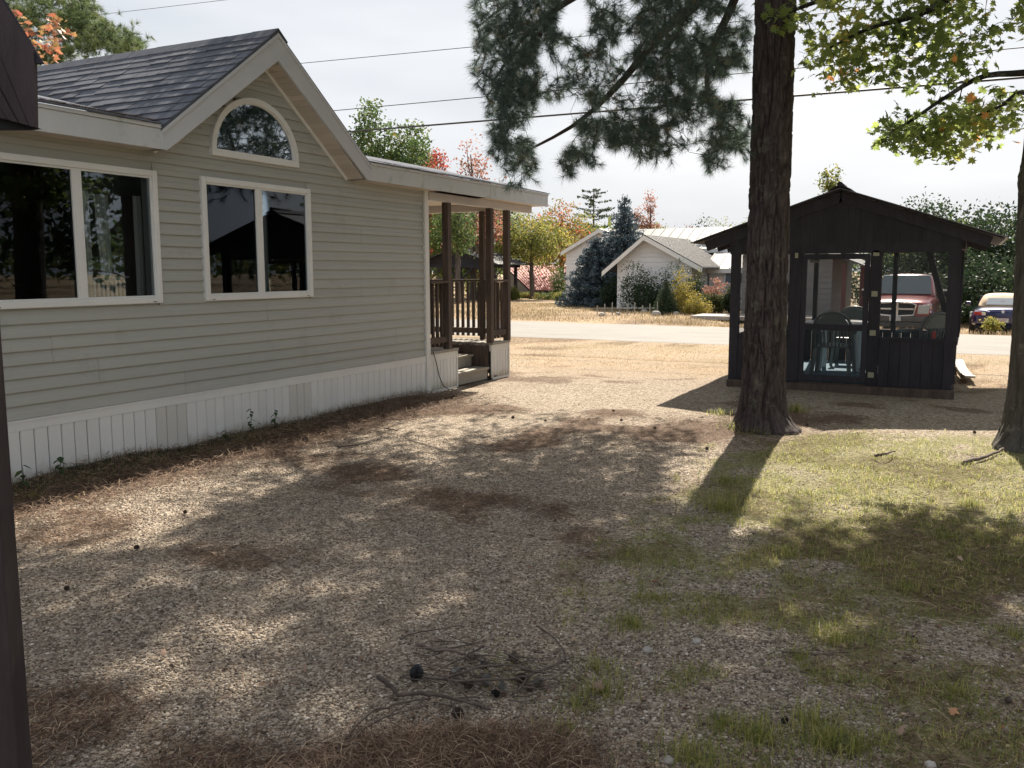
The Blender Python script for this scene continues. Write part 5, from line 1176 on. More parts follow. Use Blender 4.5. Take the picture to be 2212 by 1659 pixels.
# main limbs of the near pine: from the trunk out to the left, drooping
LM = [limb([(TX, TY, 6.2), pY(1560, -60, 10.0), pY(1440, 60, 10.3), pY(1330, 190, 10.5), pY(1240, 270, 10.6), pY(1130, 330, 10.7)], .075, .012),
      limb([(TX, TY, 6.6), pY(1480, -120, 9.6), pY(1300, -40, 9.6), pY(1150, 60, 9.7), pY(1070, 170, 9.8)], .07, .012),
      limb([(TX, TY, 5.6), pY(1590, -10, 9.9), pY(1530, 130, 10.3), pY(1540, 230, 10.6), pY(1600, 290, 10.7)], .06, .012),
      limb([(TX, TY, 7.4), pY(1500, -260, 11), pY(1300, -160, 11.6), pY(1130, -20, 12.0), pY(1030, 60, 12.2)], .07, .012)]
tg = []
def region(n, poly_w, Y0, Y1):
    """targets in ellipses (px,py,rx,ry,weight) spread over a range of depth"""
    w = np.array([e[4] for e in poly_w], float); w /= w.sum(); ks = rs.choice(len(w), n, p=w); out = []
    for k in ks:
        e = poly_w[k]; a = rs.uniform(0, 2*math.pi); r_ = math.sqrt(rs.rand()); out.append(pY(e[0]+e[2]*r_*math.cos(a), e[1]+e[3]*r_*math.sin(a), rs.uniform(Y0, Y1)))
    return np.array(out)
LIT = [(1880, 975, 270, 50), (1740, 1050, 110, 70), (1485, 1035, 45, 45), (1840, 1125, 75, 45), (1895, 1345, 55, 22), (1607, 1333, 60, 20), (1974, 1209, 60, 22), (2170, 1110, 70, 50), (2190, 1310, 40, 30),
       (300, 1478, 115, 55), (480, 1385, 110, 30), (950, 1285, 50, 20), (1300, 1120, 60, 14), (1320, 1650, 70, 25), (2100, 1600, 60, 25)]
def lit_ground(p):
    """is the ground where the shadow of p falls one of the sunny patches of the yard?"""
    g_ = p-sd*(p[2]/sd[2]); gx, gy = g_[0], g_[1]; v = np.array((gx, gy, 0.))-CO; zz = v@cF
    if zz < 1.2: return vnoise(np.array([gx*1.1]), np.array([gy*1.1]), 9)[0] > .66
    sx = 1106+FP*(v@cR)/zz; sy = 829.5-FP*(v@cU)/zz
    bx = np.interp(gy, [3.0, 3.4, 6.15, 8.4, 9.1], [-9, -4.3, -4.75, -3.75, -2.4])
    if gx < bx or gy > 9.2: return True
    w_ = .75+.5*vnoise(np.array([gx*4]), np.array([gy*4]), 2)[0]
    return any(((sx-a)/(c*w_*1.15))**2+((sy-b)/(d*w_*1.25))**2 < 1 for a, b, c, d in LIT)
E1 = [(1120, 20, 105, 120, 3.2), (1095, 130, 75, 100, 2.2), (1110, 240, 62, 90, 2.0), (1125, 320, 70, 50, 1.1), (1180, 350, 60, 50, .5), (1115, 375, 30, 30, .12), (1230, 130, 120, 120, 1.6), (1290, 310, 80, 50, 1.3), (1400, 300, 80, 45, .8), (1190, 370, 50, 26, .4),
      (1330, 40, 150, 90, 1.5), (1450, 60, 130, 110, 1.5), (1540, 90, 80, 150, 1.8), (1580, 230, 45, 120, 1.3), (1500, 250, 60, 60, .5), (1510, 370, 34, 38, .30), (1570, 330, 50, 40, .38), (1400, 240, 90, 50, .5), (1230, 240, 80, 60, .7), (1440, 170, 70, 60, .5)]
tg = region(12000, E1, 8.6, 13.6)
def px_of(P):
    v = P-CO; d = v@cF; return 1106+FP*(v@cR)/d, 829.5-FP*(v@cU)/d
_sx, _sy = px_of(tg); gapn = .6*vnoise(_sx/62, _sy/48, 31)+.4*vnoise(_sx/26, _sy/22, 37); edge = sstep(1180, 1060, _sx)
_k = np.array([(not lit_ground(p_)) or rs.rand() < .30 for p_ in tg]) & (gapn > .42-.30*edge); tg = tg[_k][:4700]; print('tufts', len(tg))
segs, ends = grow([x for l in LM for x in l], tg, rs)
# unseen upper crown round the stem, shaped to cast the yard's shade and sun patches
def crown_targets(n):
    out = []
    while len(out) < n:
        z = rs.uniform(6.0, 14.5); f = (z-5.5)/9.5; rmx = 4.3*(1-f)**.7+.5; a = rs.uniform(0, 2*math.pi); r_ = rmx*math.sqrt(rs.uniform(.06, 1))
        x = TX-.5+r_*math.cos(a)*1.12; y = TY+r_*math.sin(a)
        k_ = .5 if not lit_ground(np.array((x, y, z))) else (.5 if rs.rand() < .04 else 0)
        v = np.array((x, y, z))-CO; zz = v@cF; sy = 829.5-FP*(v@cU)/zz; sx = 1106+FP*(v@cR)/zz
        if zz > 0 and sy > -15 and sx > 940: continue
        if k_ > .22: out.append((x, y, z))
    return np.array(out)
up = []; UL = []
for i in range(22):
    z = 6.4+i*.36; a = i*2.4; L_ = (4.2*(1-(z-5.5)/9.5)**.7+.4)*.8; pp = [(TX, TY, z-.2), (TX+.4*L_*math.cos(a), TY+.4*L_*math.sin(a), z+.25), (TX+L_*math.cos(a+.1), TY+L_*math.sin(a+.1), z+.3)]
    UL.append(limb(pp, .05, .01, 8))
tg2 = crown_targets(7600); segs2, ends2 = grow([x for l in UL for x in l], tg2, rs, step=.5)
br = MB()
for l in LM+UL: br.tube([p for p, r in l], [r for p, r in l], 8)
for pts, rr in segs: br.tube(pts, rr, 5, cap=False)
for pts, rr in segs2: br.tube(pts, rr, 4, cap=False)
br.build('branches', M['twig'], pine, smooth=True)
TP = []; TD = []
for e, d, pts, L_ in ends:
    if rs.rand() < .07: continue     # bare twigs
    TP.append(e); TD.append(d); k = 2 if L_ > .25 else 1
    for j in range(k):
        i = len(pts)-1-rs.randint(0, max(1, min(3, len(pts)-1))); u = rs.rand(); q = pts[i]*(1-u*.5)+pts[i-1]*u*.5 if i > 0 else pts[i]
        side = rs.normal(size=3)*.7+d; side /= np.linalg.norm(side); q2 = q+side*rs.uniform(.02, .10); TP.append(q2); TD.append(side)
V1, F1, c1 = tufts(np.array(TP), np.array(TD), 32, .118, .0030, rs)
TP = []; TD = []
for e, d, pts, L_ in ends2:
    for j in range(5): q = e+rs.normal(size=3)*.16; s_ = rs.normal(size=3)*.6+d; s_ /= np.linalg.norm(s_); TP.append(q); TD.append(s_)
V2, F2, c2 = tufts(np.array(TP), np.array(TD), 10, .19, .024, rs)
V = np.concatenate([V1, V2]); F = np.concatenate([F1, F2+len(V1)]); me = np_mesh('needles', V-OFF[pine.name], F, 3, np.concatenate([c1, c2])); link('needles', me, M['needle'], pine)['kind'] = 'stuff'
# hanging cones
M['cone'] = surf('cone_scales', (.05, .035, .028), (.13, .095, .075), 60, rough=.9, bmp=.5)
def cone_bm(L_, r_, n_=9):
    b = MB(); rings = 9
    for i in range(rings):
        t = i/(rings-1); rr = r_*math.sin(math.pi*min(1, (t*.82+.14)))**.8; z = L_*(t-.5)
        for k_ in range(n_):
            a = 2*math.pi*(k_+.5*(i % 2))/n_; c, s = math.cos(a), math.sin(a); w = rr*.42
            b.add([(rr*.3*c, rr*.3*s, z-L_*.03), (rr*1.05*c-w*s, rr*1.05*s+w*c, z+L_*.02), (rr*1.3*c, rr*1.3*s, z+L_*.05), (rr*1.05*c+w*s, rr*1.05*s-w*c, z+L_*.02)], [(0, 1, 2), (0, 2, 3)])
    b.tube([(0, 0, -L_*.5), (0, 0, L_*.45)], r_*.3, 6); return b
cm = cone_bm(.06, .024).build('cone', M['cone'], None); cm.parent = pine; cmesh = cm.data
cpos = [ends[int(k)][0] for k in rs.choice(len(ends), 16)]
cm.location = np.array(cpos[0])-OFF[pine.name]
for c in cpos[1:]:
    o_ = bpy.data.objects.new('cone', cmesh); COL.objects.link(o_); o_.parent = pine; o_.location = np.array(c)-OFF[pine.name]; o_.rotation_euler = (rs.uniform(0, 3), rs.uniform(0, 3), 0)

# ------------------------------------------------------------------ pine bough behind the house, top left
pine2 = thing('pine_tree', 'lighter green pine behind the house, its long bough reaching over the roof ridge', 'tree', (-17.5, 10.5, 0))
rs = np.random.RandomState(33)
MB().tube([(-17.5, 10.5, -.2), (-17.4, 10.5, 5), (-17.3, 10.5, 11)], [.28, .2, .08], 12).build('trunk', M['twig'], pine2, smooth=True)
Y2 = 11.5
LM2 = [limb([(-17.4, 10.5, 5.2), pY(-60, 60, 11), pY(60, 50, Y2), pY(160, 70, Y2), pY(260, 95, Y2)], .06, .01), limb([(-17.4, 10.5, 4.4), pY(-30, 130, 11), pY(80, 110, Y2), pY(130, 120, Y2)], .05, .01), limb([(-17.4, 10.5, 6), pY(0, -40, 11), pY(100, -10, Y2), pY(190, 30, Y2)], .05, .01)]
E2 = [(100, 20, 110, 50, 2.4), (30, 60, 60, 60, 1.3), (170, 55, 60, 35, 1.5), (240, 85, 55, 26, 1.3), (285, 98, 26, 16, .4), (110, 118, 50, 22, .8), (180, 100, 25, 14, .2), (-40, 30, 80, 120, 1)]
segs, ends = grow([x for l in LM2 for x in l], region(620, E2, 10.8, 12.6), rs)
b = MB()
for l in LM2: b.tube([p for p, r in l], [r for p, r in l], 6)
for pts, rr in segs: b.tube(pts, rr, 4, cap=False)
b.build('branches', M['twig'], pine2, smooth=True)
TP = []; TD = []
for e, d, pts, L_ in ends:
    for j in range(4): q = e+rs.normal(size=3)*.09*(j > 0); s_ = rs.normal(size=3)*.45+d+(0, 0, .4); s_ /= np.linalg.norm(s_); TP.append(q); TD.append(s_)
V, F, c = tufts(np.array(TP), np.array(TD), 34, .13, .006, rs)
M['needle2'] = leafmat('pine_needles_lit', [(0, (.05, .08, .035)), (.5, (.09, .13, .05)), (1, (.17, .2, .08))], .45, .5)  # sunlit look put into this lighter needle colour
link('needles', np_mesh('needles', V-OFF[pine2.name], F, 3, c), M['needle2'], pine2)['kind'] = 'stuff'

# ------------------------------------------------------------------ maple leaves
def maple_leaf(s=1.0):
    pts = [(0, -.5), (.10, -.18), (.36, -.30), (.30, -.10), (.55, .05), (.38, .10), (.42, .32), (.20, .22), (.16, .34), (0, .62), (-.16, .34), (-.20, .22), (-.42, .32), (-.38, .10), (-.55, .05), (-.30, -.10), (-.36, -.30), (-.10, -.18)]
    return np.array([(x*s, (y)*s, -.22*abs(x)*s+.05*s*math.sin(y*5)) for x, y in pts])
LT = maple_leaf(); NLT = len(LT)
def maple_mesh(name, P, size, rs, cv, off, up=np.array((0, 0, .5)), hang=True):
    n = len(P); q = rs.normal(size=(n, 3)); q = q/np.linalg.norm(q, axis=1)[:, None]*.75+np.array((0, 0, .75)); q /= np.linalg.norm(q, axis=1)[:, None]
    a = rs.normal(size=(n, 3))+np.array((0, 0, -.9)); a -= (a*q).sum(1)[:, None]*q; a /= np.linalg.norm(a, axis=1)[:, None]; b = np.cross(q, a)
    V = P[:, None, :]+(b[:, None, :]*LT[None, :, 0:1]+a[:, None, :]*(LT[None, :, 1:2]+.3)+q[:, None, :]*LT[None, :, 2:3])*size[:, None, None]
    c = P[:, None, :]+a[:, None, :]*.3*size[:, None, None]; V = np.concatenate([V, c], 1)-off; k = NLT+1
    F = np.array([(i, (i+1) % NLT, NLT) for i in range(NLT)]); F = (F[None]+(np.arange(n)*k)[:, None, None]).reshape(-1, 3)
    return np_mesh(name, V.reshape(-1, 3), F, 3, np.repeat(cv, NLT))
M['lmaple'] = leafmat('maple_leaves', [(0, (.08, .12, .045)), (.5, (.16, .21, .06)), (.8, (.28, .31, .09)), (.95, (.38, .32, .08)), (1, (.55, .27, .08))], .6, .5, 1.9)
rs = np.random.RandomState(44)
ML = [limb([(MX, MY, 3.38), pY(2205, 158, 9.3), pY(2120, 166, 9.2), pY(2040, 212, 9.1), pY(1965, 262, 9.0), pY(1900, 300, 9.0)], .036, .006),
      limb([(MX, MY, 3.6), pY(2200, -20, 9.1), pY(2100, -30, 9.0), pY(1990, 30, 8.9), pY(1880, 60, 8.9), pY(1780, 110, 8.8)], .06, .008),
      limb([(MX, MY, 4.2), pY(2100, -150, 9.4), pY(1960, -90, 9.3), pY(1820, -20, 9.2), pY(1720, 20, 9.1), pY(1650, 45, 9.0)], .06, .008),
      limb([(MX, MY, 2.9), pY(2215, 200, 9.0), pY(2160, 230, 8.8), pY(2110, 250, 8.8)], .03, .006)]
E3 = [(1920, 10, 200, 60, 3), (1800, 100, 80, 55, 1.4), (1745, 140, 32, 35, .35), (1880, 110, 90, 70, 1.6), (1985, 120, 100, 70, 1.8), (2080, 70, 70, 90, 1.4), (1690, 30, 60, 35, .55), (1830, 175, 60, 25, .5), (2000, 165, 40, 25, .3),
      (2010, 270, 90, 40, 1.9), (2085, 270, 70, 55, 1.5), (1960, 290, 55, 35, .9), (2030, 320, 50, 30, .7), (1905, 300, 22, 14, .12), (2160, 240, 50, 50, 1.2), (2200, 20, 30, 60, .5)]
segs, ends = grow([x for l in ML for x in l], region(620, E3, 8.5, 9.9), rs, step=.2)
b = MB()
for l in ML: b.tube([p for p, r in l], [r for p, r in l], 8)
for pts, rr in segs: b.tube(pts, [r*.7 for r in rr], 4, cap=False)
# upper crown (shades the lawn)
UM = []
for i in range(10):
    a = i*2.4; z = 4.6+i*.4; UM.append(limb([(MX, MY, z-.5), (MX+.9*math.cos(a), MY+.9*math.sin(a), z+.3), (MX+2.6*math.cos(a), MY+2.6*math.sin(a), z+.7)], .05, .01, 8)); b.tube([p for p, r in UM[-1]], [r for p, r in UM[-1]], 6)
brm = b.build('branches', M['maplebark'], maple, smooth=True)
LP = []
for e, d, pts, L_ in ends:
    k = 7 if L_ > .2 else 4
    for j in range(k):
        i = rs.randint(max(0, len(pts)-4), len(pts)); LP.append(pts[i]+rs.normal(size=3)*.055)
LP = np.array(LP); n = len(LP)
cvn = vnoise(LP[:, 0]*1.7, LP[:, 2]*1.7+LP[:, 1], 4); cv = np.clip(.18+.6*cvn+rs.normal(size=n)*.12+(rs.rand(n) < .02)*.5, 0, 1)
sz = rs.uniform(.06, .105, n)
# nearest 300 leaves one by one, the rest as one crown
v = LP-CO; dep = v@cF; sx = 1106+FP*(v@cR)/dep; sy = 829.5-FP*(v@cU)/dep; vis = (sx > 0) & (sx < 2212) & (sy > 0)
pr = np.argsort(-(sz/dep)*vis)[:300]; rest = np.ones(n, bool); rest[pr] = False
crown = link('crown', maple_mesh('crown', LP[rest], sz[rest], rs, cv[rest], OFF[maple.name]), M['lmaple'], maple); crown['kind'] = 'stuff'
lg = link('leaf_spray', bpy.data.meshes.new('leaf_spray'), None, maple)
proto = [maple_mesh('leaf', np.zeros((1, 3)), np.array([1.0]), rs, np.array([c]), np.zeros(3)) for c in np.linspace(.1, 1, 10) for _ in (0, 1)]
for me in proto: me.materials.append(M['lmaple'])
for k in pr:
    o_ = bpy.data.objects.new('leaf', proto[int(np.clip(cv[k]*10-.5, 0, 9))*2+rs.randint(2)]); COL.objects.link(o_); o_.parent = crown
    o_.location = LP[k]-OFF[maple.name]; o_.scale = (sz[k],)*3; o_.rotation_euler = (rs.normal()*.3, rs.normal()*.3, rs.uniform(0, 6.3))
bpy.data.objects.remove(lg)
n = 7000; th = rs.uniform(0, 2*math.pi, n); z = rs.uniform(4.9, 9.5, n); f = np.sin(np.clip((z-4.2)/5.6, 0, 1)*math.pi)**.6; r_ = 3.1*f*np.sqrt(rs.rand(n))
P = np.stack([MX+r_*np.cos(th), MY+r_*np.sin(th), z], 1); kk = np.array([not lit_ground(p_) for p_ in P]); P = P[kk]  # unseen crown shaped for its shade: leaves over the sun patches dropped
v = P-CO; dep = v@cF; sx = 1106+FP*(v@cR)/dep; sy = 829.5-FP*(v@cU)/dep; P = P[~((sy > -60) & (sx < 2300))]
link('upper_crown', maple_mesh('upper_crown', P, rs.uniform(.13, .2, len(P)), rs, rs.uniform(.1, .8, len(P)), OFF[maple.name]), M['lmaple'], maple)['kind'] = 'stuff'
# orange sapling leaves by the cabin eave
om = thing('maple_sapling', 'orange and red autumn maple twigs showing beside the brown cabin eave', 'tree', (-12.6, 5.2, 0))
M['lorange'] = leafmat('orange_leaves', [(0, (.33, .28, .10)), (.35, (.48, .27, .12)), (.7, (.42, .17, .09)), (1, (.36, .12, .08))], .4, .5, .95)
Yo = None; c0 = pX(90, 60, -11.0)
st = limb([(-12.6, 5.2, -.1), (-12.4, 5.1, 2.5), pX(10, 120, -11.4), pX(60, 80, -11.1), pX(100, 65, -11.0)], .05, .008)
tg_ = np.array([pX(e[0]+rs.normal()*e[2], e[1]+rs.normal()*e[3], rs.uniform(-11.4, -10.6)) for e in ([(95, 85, 24, 14)]*26+[(118, 42, 12, 8)]*8+[(40, 45, 12, 14)]*8+[(130, 60, 6, 10)]*3+[(100, 120, 12, 6)]*4)])
segs, ends = grow(st, tg_, rs)
b = MB(); b.tube([p for p, r in st], [r for p, r in st], 6)
for pts, rr in segs: b.tube(pts, [r*.7 for r in rr], 4, cap=False)
b.build('trunk', M['twig'], om, smooth=True)
for e, d, pts, L_ in ends:
    for j in range(3):
        me = maple_mesh('leaf', np.zeros((1, 3)), np.array([rs.uniform(.07, .115)]), rs, np.array([rs.rand()**1.1]), np.zeros(3)); o_ = link('leaf', me, M['lorange'], om); o_.location = e+rs.normal(size=3)*.05-OFF[om.name]
# ------------------------------------------------------------------ ground cover
rs = np.random.RandomState(77)
def visible(x, y, m=80):
    v = np.stack([x, y, np.zeros_like(x)], 1)-CO; d = v@cF; sx = 1106+FP*(v@cR)/np.maximum(d, .01); sy = 829.5-FP*(v@cU)/np.maximum(d, .01)
    return (d > .5) & (sx > -m) & (sx < 2212+m) & (sy < 1659+m*2)
def scatter(n, dmax, dmin=1.5, power=1.0, ofs=0):
    """points on the yard, denser near the camera"""
    u = rs.rand(n); D = dmin*(dmax/dmin)**(u**power); a = rs.uniform(-.62, .62, n)-YAW+.0
    x = np.sin(a)*D; y = np.cos(a)*D; ok = (x > WX+.03) & visible(x, y) & ~((x > GXL-.05) & (x < GXR+.05) & (y > G0-.1))
    return x[ok], y[ok]
def tnoise(x, y): return fbm(x*1.3, y*1.3, 91)
# pebbles (geometry-node instances on a point cloud)
def pebbles(name, x, y, size, label_mat, seed, sub=2):
    nn, gg, dd = masks(x, y); keep = rs.rand(len(x)) > np.clip(nn*.93+gg*.6+dd*.75, 0, .97)
    x, y, size = x[keep], y[keep], size[keep]; n = len(x)
    me = bpy.data.meshes.new(name); me.vertices.add(n); co = np.stack([x, y, gh(x, y)+size*.12], 1).astype(np.float32); me.vertices.foreach_set('co', co.ravel())
    for nm, typ, arr in (('pc', 'FLOAT', rs.rand(n)), ('ps', 'FLOAT_VECTOR', np.stack([size*rs.uniform(.8, 1.35, n), size*rs.uniform(.7, 1.0, n), size*rs.uniform(.4, .7, n)], 1)), ('pr', 'FLOAT_VECTOR', np.stack([rs.normal(size=n)*.25, rs.normal(size=n)*.25, rs.uniform(0, 6.28, n)], 1))):
        a = me.attributes.new(nm, typ, 'POINT'); a.data.foreach_set('vector' if typ != 'FLOAT' else 'value', arr.astype(np.float32).ravel())
    o_ = link(name, me, label_mat); tag(o_, kind='stuff')
    g = bpy.data.node_groups.new(name+'_nodes', 'GeometryNodeTree'); g.interface.new_socket('Geometry', in_out='INPUT', socket_type='NodeSocketGeometry'); g.interface.new_socket('Geometry', in_out='OUTPUT', socket_type='NodeSocketGeometry')
    N = g.nodes.new; gi = N('NodeGroupInput'); go = N('NodeGroupOutput'); ip = N('GeometryNodeInstanceOnPoints'); ico = N('GeometryNodeMeshIcoSphere'); ico.inputs['Radius'].default_value = .5; ico.inputs['Subdivisions'].default_value = sub
    sp = N('GeometryNodeSetPosition'); no = N('ShaderNodeTexNoise'); no.inputs['Scale'].default_value = 1.6+seed; sb = N('ShaderNodeVectorMath'); sb.operation = 'SUBTRACT'; sb.inputs[1].default_value = (.5, .5, .5); ml = N('ShaderNodeVectorMath'); ml.operation = 'SCALE'; ml.inputs['Scale'].default_value = .5
    sm = N('GeometryNodeSetMaterial'); sm.inputs['Material'].default_value = label_mat; ss = N('GeometryNodeSetShadeSmooth')
    l = g.links.new; l(ico.outputs['Mesh'], sp.inputs['Geometry']); l(no.outputs['Color'], sb.inputs[0]); l(sb.outputs[0], ml.inputs[0]); l(ml.outputs[0], sp.inputs['Offset'])
    l(sp.outputs[0], ss.inputs[0]); l(ss.outputs[0], sm.inputs['Geometry']); l(gi.outputs[0], ip.inputs['Points']); l(sm.outputs[0], ip.inputs['Instance'])
    for nm, sock in (('ps', 'Scale'), ('pr', 'Rotation')):
        na = N('GeometryNodeInputNamedAttribute'); na.data_type = 'FLOAT_VECTOR'; na.inputs['Name'].default_value = nm; l(na.outputs['Attribute'], ip.inputs[sock])
    l(ip.outputs[0], go.inputs[0]); md = o_.modifiers.new('scatter', 'NODES'); md.node_group = g; return o_
def pebmat(name, cols):
    m, n, out = new_mat(name); p = n.nodes.new('ShaderNodeBsdfPrincipled'); a = attr(n, 'pc', 'INSTANCER'); c = ramp(n, a, cols)
    f = texnoise(n, objpos(n), 3, 3); h = n.nodes.new('ShaderNodeHueSaturation'); n.links.new(c, h.inputs['Color']); n.links.new(mval(n, 'MULTIPLY_ADD', f, .5, .78), h.inputs['Value'])
    n.links.new(h.outputs[0], p.inputs['Base Color']); p.inputs['Roughness'].default_value = .8; p.inputs['Specular IOR Level'].default_value = .3; n.links.new(p.outputs[0], out.inputs['Surface']); return m
pm = pebmat('gravel_stone', [(0, (.06, .046, .036)), (.2, (.125, .098, .076)), (.5, (.215, .172, .135)), (.8, (.32, .265, .21)), (.95, (.42, .365, .30)), (1, (.55, .50, .43))])
x, y = scatter(230000, 9.0, 1.6, .9); s_ = rs.uniform(.006, .0145, len(x))*np.where(rs.rand(len(x)) < .05, 1.6, 1); 
k1 = rs.rand(len(x)) < .5
pebbles('gravel', x[k1], y[k1], s_[k1], pm, 0, 1); pebbles('gravel', x[~k1], y[~k1], s_[~k1], pm, .9, 1)
# larger rounded stones to the right
pm2 = pebmat('river_stone', [(0, (.13, .09, .06)), (.4, (.27, .20, .13)), (.8, (.42, .33, .22)), (1, (.55, .48, .38))])
x, y = scatter(52000, 10, 1.8, .95); k = sstep(-.3, .8, x-.08*y+.05+.9*(tnoise(x, y)-.5)) > rs.rand(len(x)); x, y = x[k], y[k]
pebbles('river_gravel', x, y, rs.uniform(.013, .028, len(x)), pm2, .4, 1)
# wood chips on the far right yard and fallen needles: thin slivers
def slivers(name, x, y, L0, L1, w, mat, curl=.06, tilt=.18, lift=.012, clump=False):
    n = len(x); z = gh(x, y)+rs.uniform(0, lift, n); a = rs.uniform(0, 2*math.pi, n); L_ = rs.uniform(L0, L1, n); e = rs.normal(size=n)*tilt
    d = np.stack([np.cos(a)*np.cos(e), np.sin(a)*np.cos(e), np.abs(np.sin(e))], 1); s_ = np.stack([-np.sin(a), np.cos(a), rs.normal(size=n)*.5], 1)*w/2; P = np.stack([x, y, z], 1)
    c_ = s_/w*2*(rs.normal(size=n)*curl)[:, None]*L_[:, None]; md = P+d*L_[:, None]*.5+c_*.5+np.array((0, 0, .004))
    V = np.stack([P-s_, P+s_, md+s_, md-s_, P+d*L_[:, None]-(0, 0, .0)], 1); V[:, 4, 2] = np.maximum(V[:, 4, 2]-.3*np.abs(d[:, 2])*L_, z)
    b_ = (np.arange(n)*5)[:, None]; F = np.concatenate([b_+[0, 1, 2], b_+[0, 2, 3], b_+[3, 2, 4]], 0); cv = rs.rand(n)
    return tag(link(name, np_mesh(name, V.reshape(-1, 3), F, 3, np.tile(cv, 3)), mat), kind='stuff')
M['straw'] = leafmat('fallen_needles', [(0, (.055, .033, .022)), (.4, (.125, .075, .05)), (.75, (.22, .145, .10)), (1, (.42, .32, .22))], .1, .8)
def keepmask(x, y, idx, base=0): m_ = masks(x, y)[idx]; return rs.rand(len(x)) < np.clip(m_+base, 0, 1)
x, y = scatter(190000, 10.5, 1.7, .9); k = keepmask(x, y, 0, .03); slivers('pine_straw', x[k], y[k], .04, .11, .0022, M['straw'])
pa_ = rs.normal(0, .20, 22000); pb_ = rs.normal(-.10, .15, 22000); x = -1.43+.89*pa_-.45*pb_; y = 2.48+.45*pa_+.89*pb_; k = (pb_ < .17) & visible(x, y, 60); slivers('pine_straw', x[k], y[k], .05, .13, .0019, M['straw'], tilt=.3, lift=.05)
x = rs.normal(-6.0, .38, 16000); y = rs.uniform(3.5, 10.3, 16000); k = (x > WX+.02) & visible(x, y); slivers('pine_straw', x[k], y[k], .05, .12, .003, M['straw'], tilt=.3, lift=.05)
# grass
M['grass'] = leafmat('grass_blades', [(0, (.10, .12, .035)), (.4, (.21, .235, .06)), (.65, (.33, .31, .11)), (1, (.46, .38, .22))], .5, .5, 1.7)
M['drygrass'] = leafmat('dry_grass_blades', [(0, (.14, .13, .055)), (.4, (.29, .22, .13)), (1, (.45, .37, .25))], .35, .7)
def blades(name, x, y, h, w, mat, lean=.45, cvb=0, z=None):
    n = len(x); z = gh(x, y) if z is None else z; a = rs.uniform(0, 6.28, n); ln = np.abs(rs.normal(size=n))*lean; d = np.stack([np.cos(a), np.sin(a), 0*a], 1); s_ = np.stack([-np.sin(a), np.cos(a), 0*a], 1)*(w*.5)*rs.uniform(.7, 1.3, n)[:, None]
    P = np.stack([x, y, z-.004], 1); m1 = P+d*(h*ln*.35)[:, None]+np.stack([0*h, 0*h, h*.6], 1); tp = P+d*(h*ln)[:, None]+np.stack([0*h, 0*h, h*np.clip(1.02-.45*ln, .15, 1)], 1)
    V = np.stack([P-s_, P+s_, m1+s_*.8, m1-s_*.8, tp], 1); b_ = (np.arange(n)*5)[:, None]; F = np.concatenate([b_+[0, 1, 2], b_+[0, 2, 3], b_+[3, 2, 4]], 0); cv = np.clip(rs.rand(n)*.8+cvb, 0, 1)
    return tag(link(name, np_mesh(name, V.reshape(-1, 3), F, 3, np.tile(cv, 3)), mat), kind='stuff')
x, y = scatter(200000, 11.5, 1.8, .8); k = keepmask(x, y, 1, -.1) & (tnoise(x*2.2, y*2.2) > .50-.08*sstep(5.5, 7, y)); x, y = x[k], y[k]; blades('grass', x, y, rs.uniform(.02, .06, len(x)), .003, M['grass'], 1.0)
# tufts
tc_ = [(1560, 1100, .17, 190), (1565, 1040, .1, 110), (1720, 888, .16, 120), (1555, 893, .12, 90), (1598, 922, .17, 170), (1672, 926, .14, 140), (1635, 932, .12, 110), (1365, 1345, .09, 130), (1300, 1490, .11, 110), (1800, 1380, .10, 110), (1725, 1420, .08, 70), (1360, 1180, .05, 40), (2100, 1090, .09, 90), (2050, 1160, .08, 70), (1640, 1590, .11, 150), (1780, 1600, .13, 170), (1850, 1610, .1, 110), (1500, 1640, .12, 120), (1560, 1560, .09, 90), (1960, 1265, .1, 80), (1880, 1220, .09, 80), (1700, 1190, .09, 80), (1760, 1560, .1, 90), (2060, 1500, .09, 90), (1210, 1580, .07, 60), (1240, 1520, .07, 60), (1420, 1290, .06, 60), (70, 1075, .08, 60), (1290, 1440, .09, 70)]
X = []; Y = []; H_ = []
for cx_, cy_, hh_, nb in tc_:
    p = pg(cx_, cy_); r_ = .06+hh_*.8; a = rs.uniform(0, 6.28, nb*2); q = np.abs(rs.normal(size=nb*2))*r_*.6; X.append(p[0]+q*np.cos(a)); Y.append(p[1]+q*np.sin(a)); H_.append(rs.uniform(.25, 1, nb*2)*hh_)
for _ in range(700):
    u = rs.rand(); x0 = rs.uniform(-2.2, 1.4); y0 = rs.uniform(2.0, 8.8); g_ = masks(np.array([x0]), np.array([y0]))[1][0]
    if rs.rand() > g_+.05: continue
    nb = 26; hh_ = rs.uniform(.03, .085); a = rs.uniform(0, 6.28, nb); q = np.abs(rs.normal(size=nb))*.06; X.append(x0+q*np.cos(a)); Y.append(y0+q*np.sin(a)); H_.append(rs.uniform(.4, 1, nb)*hh_)
blades('grass', np.concatenate(X), np.concatenate(Y), np.concatenate(H_), .003, M['grass'], 1.0)
# moss and weeds in the strip against the skirting
x = WX+.03+np.abs(rs.normal(size=9000))*.16; y = rs.uniform(3.5, 9.0, 9000); k = rs.rand(9000) < .25+.75*sstep(8.3, 5.0, y)*sstep(.35, .6, tnoise(x*2, y*2)); blades('grass', x[k], y[k], rs.uniform(.015, .05, k.sum()), .004, M['ldark'], .8)
